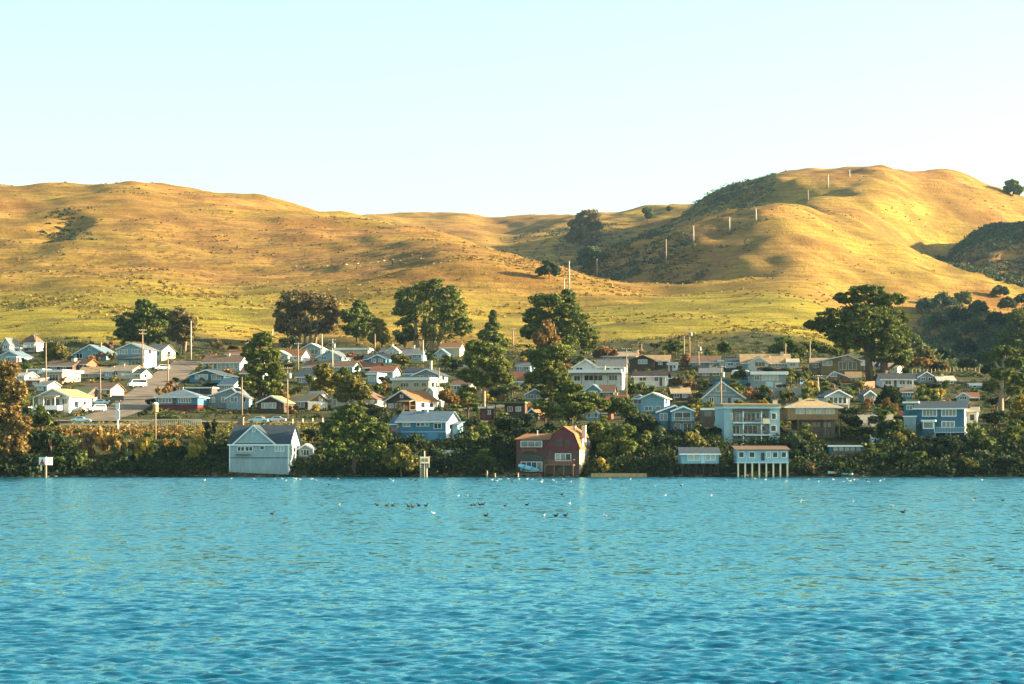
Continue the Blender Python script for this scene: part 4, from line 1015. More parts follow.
small_house('cottage', 'grey cottage deep among pines above the moss green carport', 526, 544, 402, 394, 389, 'gf', 'grey', 'brown', -8)
small_house('house', 'beige house with orange roof right of the pale teal cottage under the big pine', 461, 479, 352, 347.5, 343.5, 'gs', 'beige', 'orange', -12)
# ================================================================ ROADS
def road(name, pts, width, mat, lift=0.12, n=60):
    """pts: ground points (x, y); ribbon that follows the ground"""
    P = np.array(pts, float)
    d = np.concatenate([[0], np.cumsum(np.hypot(*np.diff(P, axis=0).T))])
    t = np.linspace(0, d[-1], n)
    C = np.stack([np.interp(t, d, P[:, 0]), np.interp(t, d, P[:, 1])], -1)
    for _ in range(6):
        C[1:-1] = (C[:-2] + 2 * C[1:-1] + C[2:]) / 4
    T = np.gradient(C, axis=0)
    T /= np.linalg.norm(T, axis=1)[:, None]
    N = np.stack([-T[:, 1], T[:, 0]], -1)
    w = np.linspace(-0.5, 0.5, 9) * width
    X = C[:, None, 0] + N[:, None, 0] * w[None]
    Y = C[:, None, 1] + N[:, None, 1] * w[None]
    Z = np.maximum(H(X, Y), (H(C[:, 0], C[:, 1]) - 0.1)[:, None]) + lift
    o = link(bpy.data.objects.new(name, grid_mesh(name, np.stack([X, Y, Z], -1), mat)))
    o['kind'] = 'structure'
    ROADPTS.append((C, width))
    return o
ROADPTS = []
m_road, nt, bs = new_mat('asphalt_and_dust')
c = mix(nt, ramp(nt, noise(nt, mapping(nt), 0.25, 5, 0.7), [(0.35, 0), (0.7, 1)]), (0.10, 0.085, 0.07), (0.24, 0.17, 0.105))
nt.links.new(c, bs.inputs['Base Color']); bs.inputs['Roughness'].default_value = 0.9; bs.inputs['Specular IOR Level'].default_value = 0.2
def hp(px, py):
    p = hit(px, py); return (p.x, p.y)
road('street', [hp(x, y) for x, y in ((96, 420), (122, 411), (142, 397), (157, 386), (171, 375.5), (182, 367.5), (190, 361.5))], 10, m_road)
road('shore_road', [((u - 512) * 553 / FPX, 553 + 3 * math.sin(u / 60.0)) for u in range(-120, 520, 20)], 7, m_road, 0.10, 120)
road('lane', [hp(x, y) for x, y in ((444, 412), (462, 410), (486, 408.5), (510, 406))], 6, m_road)

# ================================================================ FOLIAGE
def leaf_mat(name, dark, light, trans=0.22):
    m, nt, bs = new_mat(name)
    g = nd(nt, 'ShaderNodeNewGeometry')
    n = noise(nt, mapping(nt), 0.45, 3, 0.6)
    a = nd(nt, 'ShaderNodeMath', operation='MULTIPLY_ADD'); a.inputs[1].default_value = 0.6
    nt.links.new(g.outputs['Random Per Island'], a.inputs[0])
    s_ = nd(nt, 'ShaderNodeMath', operation='MULTIPLY'); s_.inputs[1].default_value = 0.55
    nt.links.new(n, s_.inputs[0]); nt.links.new(s_.outputs[0], a.inputs[2])
    c = ramp(nt, a.outputs[0], [(0.12, dark), (0.88, light)])
    nt.links.new(c, bs.inputs['Base Color'])
    bs.inputs['Roughness'].default_value = 0.75
    bs.inputs['Specular IOR Level'].default_value = 0.12
    tr = nd(nt, 'ShaderNodeBsdfTranslucent')
    nt.links.new(c, tr.inputs['Color'])
    mx = nd(nt, 'ShaderNodeMixShader'); mx.inputs[0].default_value = trans
    out = nt.nodes['Material Output']
    nt.links.new(bs.outputs[0], mx.inputs[1]); nt.links.new(tr.outputs[0], mx.inputs[2]); nt.links.new(mx.outputs[0], out.inputs['Surface'])
    return m
LEAF = dict(
    cypress=leaf_mat('cypress_foliage', (0.016, 0.034, 0.012), (0.160, 0.180, 0.036)),
    pine=leaf_mat('pine_needles', (0.020, 0.042, 0.013), (0.210, 0.220, 0.042)),
    euc=leaf_mat('eucalyptus_foliage', (0.055, 0.055, 0.024), (0.240, 0.165, 0.065)),
    green=leaf_mat('shrub_green', (0.018, 0.040, 0.012), (0.130, 0.155, 0.030)),
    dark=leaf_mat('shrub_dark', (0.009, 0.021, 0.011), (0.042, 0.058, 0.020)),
    yellow=leaf_mat('shrub_yellow', (0.13, 0.10, 0.02), (0.46, 0.33, 0.055)),
    olive=leaf_mat('shrub_olive', (0.06, 0.065, 0.018), (0.24, 0.20, 0.045)),
    gold=leaf_mat('shrub_golden', (0.09, 0.058, 0.02), (0.36, 0.21, 0.06)),
    orange=leaf_mat('shrub_orange', (0.10, 0.05, 0.022), (0.36, 0.18, 0.07)),
    brown=leaf_mat('shrub_brown', (0.07, 0.04, 0.025), (0.27, 0.15, 0.075)),
    goldb=leaf_mat('bright_golden_foliage', (0.13, 0.075, 0.025), (0.46, 0.27, 0.07)),
    shade=leaf_mat('garden_ground_cover', (0.012, 0.027, 0.010), (0.075, 0.090, 0.024)),
    brass=leaf_mat('golden_brown_foliage', (0.045, 0.035, 0.014), (0.28, 0.175, 0.05)),
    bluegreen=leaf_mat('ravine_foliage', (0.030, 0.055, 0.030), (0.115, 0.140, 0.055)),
)
M_BARK = paint_mat('bark', (0.13, 0.085, 0.055), 0.95, 0, 0.5)
M_BARKPALE = paint_mat('bark_pale', (0.34, 0.24, 0.15), 0.9, 0, 0.4)

def leaf_mesh(name, C, Rr, per, size, seed, mat, elong=1.5, flat=0.0, shell=0.55):
    """C: clump centres (n,3), Rr: clump radii (n,3); leaf-sized facets through each clump's volume"""
    rs = np.random.RandomState(seed)
    C = np.asarray(C, float); Rr = np.asarray(Rr, float)
    n = len(C)
    ids = np.repeat(np.arange(n), per)
    N = len(ids)
    d = rs.normal(size=(N, 3)); d /= np.linalg.norm(d, axis=1)[:, None]
    rad = shell + (1 - shell) * rs.rand(N) ** 0.7
    rad *= rs.uniform(0.8, 1.18, N)
    P = C[ids] + d * Rr[ids] * rad[:, None]
    nrm = d / Rr[ids] + rs.normal(size=(N, 3)) * (0.75 / Rr[ids].mean(1))[:, None]
    nrm[:, 2] += flat * np.abs(nrm[:, 2]) * 0
    nrm /= np.linalg.norm(nrm, axis=1)[:, None]
    t = np.cross(nrm, rs.normal(size=(N, 3))); t /= np.linalg.norm(t, axis=1)[:, None]
    b = np.cross(nrm, t)
    s = size * rs.uniform(0.55, 1.35, N)[:, None]
    V = np.stack([P - t * s * elong * 0.5, P - b * s * 0.42 + t * s * 0.06, P + t * s * elong * 0.5, P + b * s * 0.42 - t * s * 0.06], 1).reshape(-1, 3)
    me = bpy.data.meshes.new(name)
    me.vertices.add(4 * N); me.vertices.foreach_set('co', V.reshape(-1).astype(np.float32))
    me.loops.add(4 * N); me.loops.foreach_set('vertex_index', np.arange(4 * N, dtype=np.int32))
    me.polygons.add(N); me.polygons.foreach_set('loop_start', np.arange(0, 4 * N, 4, dtype=np.int32))
    me.update(); me.validate()
    me.materials.append(mat)
    return me

def blob_clumps(blobs, rs, sub=0.33, flat=0.6, dens=1.0):
    """fill ellipsoids (x, y, z, rx, ry, rz) with sub-clumps, most of them near the surface"""
    C, Rr = [], []
    for (x, y, z, rx, ry, rz) in blobs:
        r = max(0.35, sub * min(rx, rz * 1.6, ry))
        k = int(np.clip(dens * 2.6 * (rx * ry * rz) ** (2 / 3.0) / (r * r * max(flat, 0.5)), 5, 60))
        for _ in range(k):
            d = rs.normal(size=3); d /= np.linalg.norm(d)
            q = rs.uniform(0.45, 1.0) ** 0.6
            C.append((x + d[0] * (rx - r * 0.6) * q, y + d[1] * (ry - r * 0.6) * q, z + d[2] * (rz - r * flat * 0.6) * q))
            s = r * rs.uniform(0.6, 1.25)
            Rr.append((s, s, s * flat))
    return C, Rr

VEG = []
def tree(label, px, base, blobs, leaf='pine', seed=1, bark=None, trunks=1, flat=0.6, sub=0.33, leafsize=None, per=62, cat='tree', name='pine_tree', group=None, tr=None, dens=1.0, lean=0.0, ground=None, deep=0.85):
    p = hit(px, base)
    s = p.y / FPX
    rs = np.random.RandomState(seed)
    B = []
    for (bx, by, rx, ry) in blobs:
        B.append(((bx - px) * s, rs.uniform(-0.35, 0.35) * rx * s, (base - by) * s, rx * s, rx * s * deep, ry * s))
    root = thing(name, label, cat, tuple(p), 0, group)
    C, Rr = blob_clumps(B, rs, sub, flat, dens)
    me = leaf_mesh('crown', C, Rr, per, leafsize or 0.52 * max(1.0, s / 0.28), seed, LEAF[leaf])
    link(bpy.data.objects.new('crown', me), root)
    top = max(b[2] + 0.3 * b[5] for b in B)
    rt = tr if tr else max(0.18, top * 0.028)
    zc = np.mean([b[2] for b in B]); xc = np.mean([b[0] for b in B])
    m = MB()
    for k in range(trunks):
        ox = (k - (trunks - 1) / 2.0) * rt * 3.5
        tipx = xc * 0.6 + ox * 1.8 + lean
        m.tube([(ox, 0, -1.5), (ox * 1.05 + 0.1 * tipx, 0.1, top * 0.25), (ox + (tipx - ox) * 0.5, 0.2, top * 0.55), (tipx, 0, top * 0.92)], [rt * 1.25, rt, rt * 0.7, rt * 0.25], 8)
    for (bx, by, bz, rx, ry, rz) in B:
        z0 = max(top * 0.15, min(bz - 0.15 * abs(bx - xc) - 0.5, top * 0.8)) * rs.uniform(0.6, 0.9)
        f = z0 / top
        sx = (xc * 0.6 + lean) * f
        m.tube([(sx, 0, z0), ((sx + bx) / 2, by * 0.5, z0 + (bz - z0) * 0.35), (bx, by, bz)], [rt * 0.55, rt * 0.38, rt * 0.15], 6)
        for _ in range(2):
            ex, ez = bx + rs.uniform(-0.7, 0.7) * rx, bz + rs.uniform(-0.3, 0.7) * rz
            m.tube([((sx + bx) / 2, by * 0.5, z0 + (bz - z0) * 0.35), (ex, by + rs.uniform(-0.5, 0.5) * ry, ez)], [rt * 0.25, rt * 0.09], 5)
    m.build('trunk', bark or M_BARK, root, smooth=True)
    VEG.append((px, base, p))
    return root

# ---- named trees
tree('broad dark cypress standing above the blue two storey house, against the meadow', 148, 350, [(150, 311, 20, 9), (130, 321, 17, 9), (166, 317, 12, 9), (150, 327, 28, 11), (122, 333, 9, 6), (135, 336, 14, 7), (158, 337, 16, 7), (143, 303, 8, 4)], 'cypress', 3, flat=0.45, name='cypress_tree')
tree('brownish eucalyptus with pale trunks touching the dark cypress, above the street top', 181, 352, [(178, 318, 13, 12), (188, 325, 10, 11), (174, 332, 10, 10), (184, 338, 12, 8)], 'euc', 4, M_BARKPALE, 3, name='eucalyptus_tree')
tree('wide brown eucalyptus clump showing several pale trunks above the pale gabled houses', 305, 344, [(298, 299, 20, 10), (284, 312, 12, 13), (318, 301, 20, 11), (306, 313, 22, 12), (332, 314, 10, 12), (298, 328, 20, 9), (322, 327, 15, 9), (280, 326, 7, 8)], 'euc', 5, M_BARKPALE, 5, name='eucalyptus_tree')
tree('rounded dark cypress with pointed crown right of the brown eucalyptus clump', 357, 342, [(360, 308, 9, 8), (354, 317, 15, 10), (366, 320, 12, 11), (358, 330, 19, 8)], 'cypress', 6, flat=0.5, name='cypress_tree')
tree('small yellow green tree leaning on the rounded dark cypress', 382, 348, [(379, 326, 8, 9), (384, 336, 8, 9), (374, 338, 6, 6)], 'olive', 7, name='broadleaf_tree')
tree('tallest and widest dark pine with rounded top in the middle of the upper town', 428, 350, [(430, 288, 17, 10), (410, 297, 17, 13), (448, 295, 15, 12), (402, 314, 13, 14), (428, 311, 22, 19), (453, 311, 15, 17), (463, 326, 11, 11), (440, 331, 24, 12), (406, 333, 14, 9), (436, 283, 8, 5)], 'pine', 8, M_BARKPALE, 4, per=52)
tree('slim pointed conifer between the widest pine and the dark tall pine', 492, 353, [(493, 317, 4, 7), (492, 326, 9, 6), (490, 335, 14, 6), (497, 343, 16, 6)], 'pine', 9, flat=0.45, name='conifer_tree')
tree('tall dark pine with leaning flat top rising beside the pale hill pole', 555, 372, [(566, 297, 12, 8), (547, 301, 20, 9), (567, 309, 16, 13), (536, 317, 16, 10), (552, 322, 16, 12), (578, 326, 14, 14), (531, 331, 12, 9), (588, 338, 12, 14), (562, 340, 22, 13)], 'cypress', 10, flat=0.5, per=52)
tree('brown barked eucalyptus growing in front of the tall dark pine', 548, 375, [(547, 328, 8, 9), (541, 338, 9, 9), (552, 343, 9, 10), (544, 351, 10, 8)], 'gold', 11, M_BARKPALE, 3, name='eucalyptus_tree')
tree('loose light green pine stack below the tall dark pine', 552, 402, [(558, 352, 20, 9), (538, 357, 12, 8), (548, 365, 18, 9), (536, 377, 13, 9), (558, 378, 14, 11), (548, 391, 16, 8)], 'pine', 12, flat=0.5)
tree('open pine with bare pale trunk beside the moss green carport', 484, 410, [(490, 350, 18, 8), (475, 360, 15, 9), (497, 366, 17, 10), (468, 375, 13, 7), (486, 380, 18, 8), (474, 346, 10, 6), (505, 378, 10, 6), (468, 392, 10, 5)], 'pine', 13, M_BARKPALE, 1, flat=0.45, tr=0.42)
tree('dark layered pine above the roof of the red waterfront house', 572, 428, [(573, 387, 12, 6), (590, 399, 16, 7), (566, 398, 12, 8), (580, 408, 18, 7), (557, 413, 14, 7), (602, 404, 9, 5), (543, 405, 12, 6)], 'pine', 14, flat=0.42)
tree('low spreading pine on the bank right of the red waterfront house', 614, 462, [(613, 436, 18, 7), (599, 428, 12, 6), (624, 430, 12, 6), (606, 449, 11, 7), (628, 447, 10, 7)], 'pine', 15, flat=0.45)
tree('huge spreading cypress with flat layered crown on the right side of town', 877, 384, [(866, 291, 20, 7), (846, 298, 14, 6), (888, 299, 20, 8), (832, 317, 21, 9), (812, 325, 9, 5), (862, 315, 28, 12), (893, 319, 18, 13), (840, 334, 17, 8), (868, 334, 26, 11), (899, 344, 14, 10), (881, 356, 24, 7), (902, 360, 9, 6), (826, 326, 12, 7), (868, 324, 34, 15), (850, 340, 20, 11), (886, 340, 22, 12), (866, 304, 26, 9), (895, 332, 18, 9)], 'cypress', 16, None, 2, flat=0.46, name='cypress_tree', per=58, tr=1.0, sub=0.28)
tree('small low branch cypress left of the huge spreading cypress', 838, 366, [(812, 345, 12, 4), (824, 349, 10, 4), (836, 352, 8, 4)], 'cypress', 17, flat=0.4, name='cypress_tree', lean=-3)
tree('tall pine with bare reddish trunk beyond the navy house', 1001, 417, [(1006, 351, 17, 5), (993, 357, 9, 4), (1016, 362, 13, 6), (999, 374, 12, 6), (1020, 378, 10, 7), (990, 387, 9, 5), (1014, 390, 9, 5)], 'cypress', 18, M_BARKPALE, 1, flat=0.4, tr=0.6)
tree('sunlit yellow tree at the right picture edge behind the tall bare trunk pine', 1020, 422, [(1021, 404, 9, 9), (1026, 414, 9, 8), (1014, 415, 7, 6)], 'yellow', 19, name='broadleaf_tree')
tree('dark cypress right of the brown roofed long house, over the grey double gables', 261, 408, [(262, 339, 12, 8), (251, 352, 12, 9), (268, 354, 15, 9), (257, 367, 17, 9), (249, 382, 12, 9), (268, 384, 14, 8), (276, 370, 9, 9)], 'pine', 20, flat=0.5, name='cypress_tree')
tree('bright green tree hiding the left half of the grey brown long house', 325, 402, [(324, 372, 11, 9), (321, 385, 9, 9), (331, 381, 10, 10), (325, 393, 12, 6)], 'olive', 21, name='broadleaf_tree')
tree('narrow dark tree right of the bright green tree', 346, 400, [(344, 376, 8, 9), (348, 388, 9, 8)], 'green', 22, name='broadleaf_tree')
tree('olive tree in front of the half hidden cream gabled house', 351, 414, [(352, 382, 15, 8), (344, 394, 13, 9), (362, 393, 11, 9)], 'olive', 23, name='broadleaf_tree')
tree('large dark cypress mass sloping to the water between the grey and the blue houses', 354, 476, [(350, 413, 20, 10), (334, 428, 18, 11), (365, 428, 22, 12), (341, 447, 22, 11), (372, 449, 17, 11), (382, 433, 10, 11), (352, 436, 20, 10)], 'cypress', 24, flat=0.45, name='cypress_tree', per=52)
tree('yellow green willow like tree on the shore left of the lattice marker', 401, 477, [(401, 452, 11, 9), (408, 463, 11, 8), (391, 460, 9, 8)], 'olive', 25, name='broadleaf_tree', flat=0.8)
tree('big golden brown tree filling the left picture edge above the water', 8, 468, [(6, 370, 15, 12), (13, 392, 16, 15), (3, 415, 20, 18), (18, 425, 14, 14), (10, 446, 20, 14), (-12, 395, 16, 22)], 'brass', 26, name='broadleaf_tree', flat=0.8, per=60)
tree('round sunlit green tree behind the long brown flat roof', 55, 365, [(55, 350, 11, 8), (47, 354, 7, 7), (62, 355, 7, 7)], 'olive', 27, name='broadleaf_tree', flat=0.8)
tree('dense round dark tree behind the white house with arched gable', 786, 366, [(784, 345, 14, 9), (775, 353, 9, 9), (797, 353, 10, 10), (787, 357, 16, 7)], 'green', 28, name='broadleaf_tree', flat=0.8, dens=1.4)
tree('small round dark tree alone on the meadow above the dark roofed low house', 725, 355, [(725, 347, 8, 6.5)], 'green', 29, name='broadleaf_tree', flat=0.8, dens=1.5)
tree('dark rounded tree between the two tall poles right of the brown gabled house', 676, 356, [(676, 345, 8, 7), (668, 350, 6, 5)], 'green', 30, name='broadleaf_tree', flat=0.8)
tree('black green round tree behind the small golden tree, right of the garden shed', 890, 412, [(890, 394, 12, 10), (884, 402, 9, 8), (897, 402, 8, 8)], 'dark', 31, name='broadleaf_tree', flat=0.8, dens=1.4)
tree('small golden tree with bare twigs above the parked dark cars', 889, 417, [(887, 404, 6, 6), (893, 408, 5, 5), (884, 410, 5, 4)], 'gold', 32, M_BARKPALE, 3, name='broadleaf_tree', flat=0.8)
tree('sunlit orange tree behind the big white three level house', 605, 360, [(604, 351, 8, 4.5), (613, 353, 5, 4), (597, 354, 5, 4)], 'orange', 33, name='broadleaf_tree', flat=0.7)
tree('bushy yellow tree behind the bare pole and the slim white cottage', 449, 406, [(447, 396, 8, 6), (454, 400, 6, 5)], 'gold', 34, name='broadleaf_tree', flat=0.8)
tree('spiky palm like tree above the grey blue house with wide gable', 402, 368, [(398, 359, 9, 5), (405, 361, 6, 4)], 'olive', 35, name='palm_tree', flat=0.4)
tree('dark green tree covering the slope left of the light blue plain gabled house', 622, 420, [(620, 403, 13, 7), (610, 406, 10, 7), (630, 412, 10, 7)], 'green', 36, name='broadleaf_tree', flat=0.7)
tree('dark rounded tree filling the hollow left of the stacked window blue house', 648, 440, [(645, 424, 14, 9), (655, 432, 12, 9), (636, 432, 10, 9)], 'dark', 37, name='broadleaf_tree', flat=0.75, dens=1.3)
tree('dark tree left of the blue house on the slope above the cypress mass', 520, 440, [(508, 424, 14, 7), (525, 421, 12, 7)], 'dark', 38, name='broadleaf_tree', flat=0.7)
tree('dark wide tree at the right edge under the shaded hillside', 1018, 365, [(1016, 318, 12, 10), (1026, 330, 16, 14), (1008, 338, 12, 10), (1020, 350, 16, 10)], 'cypress', 39, None, 2, flat=0.5, name='cypress_tree')
# ---- trees of the far hills
tree('tall eucalyptus group in the fold between the far hills', 586, 250, [(588, 217, 14, 7), (577, 226, 10, 9), (594, 227, 11, 10), (586, 239, 16, 8), (572, 238, 7, 6)], 'euc', 41, M_BARKPALE, 5, name='eucalyptus_tree', flat=0.7)
tree('lower green tree on the valley floor below the eucalyptus group', 590, 270, [(590, 253, 13, 6), (585, 262, 11, 6), (602, 258, 6, 4)], 'bluegreen', 42, None, 2, name='broadleaf_tree', flat=0.7)
tree('round bush like tree at the left mouth of the far valley', 549, 279, [(549, 266, 9, 6), (542, 271, 6, 5), (556, 271, 5, 5)], 'bluegreen', 43, name='broadleaf_tree', flat=0.7)
tree('small dark tree on the skyline saddle right of the eucalyptus group', 648, 222, [(647, 211, 4.5, 3.5), (649, 216, 4, 3)], 'cypress', 44, name='broadleaf_tree', flat=0.7)
tree('lone dark tree on the skyline at the far right', 1013, 196, [(1012, 183, 7, 4), (1008, 189, 5, 4), (1017, 190, 7, 5)], 'cypress', 45, name='broadleaf_tree', flat=0.7)
tree('tiny dark tree on the skyline just left of the steep right hill', 669, 213, [(669, 208.5, 2.6, 2)], 'cypress', 46, name='broadleaf_tree', flat=0.7)

# ---- ravine trees on the right
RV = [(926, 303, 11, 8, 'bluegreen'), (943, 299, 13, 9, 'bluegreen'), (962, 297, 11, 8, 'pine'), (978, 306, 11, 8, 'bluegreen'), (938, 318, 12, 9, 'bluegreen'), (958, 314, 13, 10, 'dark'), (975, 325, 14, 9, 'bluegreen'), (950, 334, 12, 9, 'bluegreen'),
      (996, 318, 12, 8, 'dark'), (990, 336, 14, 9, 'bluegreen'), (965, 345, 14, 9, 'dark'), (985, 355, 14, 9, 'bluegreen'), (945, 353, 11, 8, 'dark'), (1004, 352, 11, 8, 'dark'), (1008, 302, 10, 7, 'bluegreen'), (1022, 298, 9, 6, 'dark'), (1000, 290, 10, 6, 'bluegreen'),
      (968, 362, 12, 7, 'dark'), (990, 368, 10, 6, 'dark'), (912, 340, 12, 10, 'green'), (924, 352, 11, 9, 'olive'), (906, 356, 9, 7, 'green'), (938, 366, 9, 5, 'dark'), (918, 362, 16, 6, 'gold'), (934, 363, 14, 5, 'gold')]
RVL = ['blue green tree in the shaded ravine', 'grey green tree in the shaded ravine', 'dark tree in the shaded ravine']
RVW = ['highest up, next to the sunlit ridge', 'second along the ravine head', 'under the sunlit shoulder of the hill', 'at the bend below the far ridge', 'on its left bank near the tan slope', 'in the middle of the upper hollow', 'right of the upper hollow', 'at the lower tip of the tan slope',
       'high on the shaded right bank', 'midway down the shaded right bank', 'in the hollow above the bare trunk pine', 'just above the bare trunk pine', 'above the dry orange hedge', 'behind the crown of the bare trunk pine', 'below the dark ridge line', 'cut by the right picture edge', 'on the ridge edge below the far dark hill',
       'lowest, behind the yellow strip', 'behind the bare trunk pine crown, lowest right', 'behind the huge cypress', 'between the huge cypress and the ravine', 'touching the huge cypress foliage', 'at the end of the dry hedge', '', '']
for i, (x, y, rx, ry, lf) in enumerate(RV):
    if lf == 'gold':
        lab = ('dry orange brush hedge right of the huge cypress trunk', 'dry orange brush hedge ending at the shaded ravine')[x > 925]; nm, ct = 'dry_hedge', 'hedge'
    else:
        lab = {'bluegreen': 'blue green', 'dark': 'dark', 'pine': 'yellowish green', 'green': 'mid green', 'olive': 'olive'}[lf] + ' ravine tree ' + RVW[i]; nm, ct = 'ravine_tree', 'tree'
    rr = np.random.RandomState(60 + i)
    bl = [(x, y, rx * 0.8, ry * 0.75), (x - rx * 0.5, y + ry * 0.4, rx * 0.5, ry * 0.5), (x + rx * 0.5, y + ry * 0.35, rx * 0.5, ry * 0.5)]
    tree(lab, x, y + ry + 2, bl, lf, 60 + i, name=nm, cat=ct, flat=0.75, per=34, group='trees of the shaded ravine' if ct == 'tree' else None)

# ================================================================ SHRUBS
ARCH = []
for k in range(7):
    rs = np.random.RandomState(200 + k)
    nb = rs.randint(3, 6)
    bl = [(rs.uniform(-0.5, 0.5), rs.uniform(-0.35, 0.35), rs.uniform(0.3, 0.75), rs.uniform(0.35, 0.6), rs.uniform(0.35, 0.55), rs.uniform(0.25, 0.42)) for _ in range(nb)]
    Cc, Rr = blob_clumps(bl, rs, 0.42, 0.75, 1.0)
    ARCH.append(leaf_mesh('foliage', Cc, np.array(Rr) * 0.55, 22, 0.17, 210 + k, LEAF['green']))
SHRUB_LABELS = {}
LABEL_OBJS = {}
def in_front_of_house(px, py, r, hgt, Y, frac=0.3):
    for h in HOUSES:
        x0, x1, b = h.rect
        top = h.top
        if Y < h.p.y + 1 and px + r > x0 - 1 and px - r < x1 + h.sidepx and py - hgt < b - frac * (b - top) and py > top:
            return True
    return False
def on_house(X, Y, m=1.0):
    for h in HOUSES:
        c, s_ = math.cos(-R(h.rot)), math.sin(-R(h.rot))
        dx, dy = X - h.p.x, Y - h.p.y
        lx, ly = dx * c - dy * s_, dx * s_ + dy * c
        if abs(lx) < h.w / 2 + m and -2.5 - m < ly < 11 + m:
            return True
    return False
def on_road(X, Y, m=1.0):
    for C, w in ROADPTS:
        if np.min((C[:, 0] - X) ** 2 + (C[:, 1] - Y) ** 2) < (w / 2 + m) ** 2:
            return True
    return False
for h in HOUSES:
    zs = [(o.matrix_basis.translation.z + v.co.z) for o in h.root.children if o.type == 'MESH' and o.name.split('.')[0] in ('roof', 'wall') for v in o.data.vertices]
    h.top = h.base - max(zs) / h.s
    h.sidepx = 9.0 * max(0.0, math.sin(R(-h.rot))) / h.s
    import re as _re
    d = _re.split(r' (?:with|beside|behind|in|on|at|below|above|under|between|left|right|cut|standing|that|whose|showing|wedged|highest|among|half|almost|deep|just|joined|overgrown|deep|sunlit)\b', h.root['label'])[0]
    h.short = d if len(d.split()) >= 3 else None
CN = dict(green='green', dark='dark green', yellow='bright yellow', olive='yellowish green', gold='golden', goldb='golden', orange='orange', brown='brown', pine='mid green', bluegreen='greyish green', cypress='blackish green')
def shrub_label(px, py, lf, wide):
    shape = {0: 'round', 1: 'wide low', 2: 'upright'}[wide]
    best = None
    for h in HOUSES:
        if h.short is None:
            continue
        dx = px - (h.rect[0] + h.rect[1]) / 2; dy = (py - h.base) * 1.3
        d = math.hypot(dx, dy)
        if best is None or d < best[0]:
            best = (d, h, dx, dy)
    d, h, dx, dy = best
    hw = (h.rect[1] - h.rect[0]) / 2
    if abs(dx) < hw:
        rel = 'in front of' if dy > 2 else ('just above' if dy < -12 else 'against')
    else:
        rel = 'right of' if dx > 0 else 'left of'
    for ex in ('', 'small ', 'scruffy ', 'dense ', 'ragged ', 'thin '):
        lab = f'{ex}{CN[lf]} {shape} shrub {rel} the {h.short}'
        lab = ' '.join(lab.split()[:16])
        if lab not in SHRUB_LABELS:
            break
    SHRUB_LABELS[lab] = 1
    return lab
NSH = [0]
def shrub(px, py, wpx, hpx, lf, label=None, group='shrubs growing between the houses', Y=None):
    p = hit(px, py)
    s = p.y / FPX
    k = NSH[0]; NSH[0] += 1
    o = bpy.data.objects.new('shrub', ARCH[k % len(ARCH)])
    COL.objects.link(o)
    o.location = p - Vector((0, 0, 0.15))
    o.rotation_euler = (0, 0, (k * 2.4) % 6.28)
    w = wpx * s; hh = hpx * s
    o.scale = (w * 0.55, w * 0.5, hh * 0.95)
    o.material_slots[0].link = 'OBJECT'
    o.material_slots[0].material = LEAF[lf]
    tag(o, label or shrub_label(px, py, lf, 1 if wpx > 2 * hpx else (2 if wpx < 1.2 * hpx else 0)), 'shrub', group)
    return o
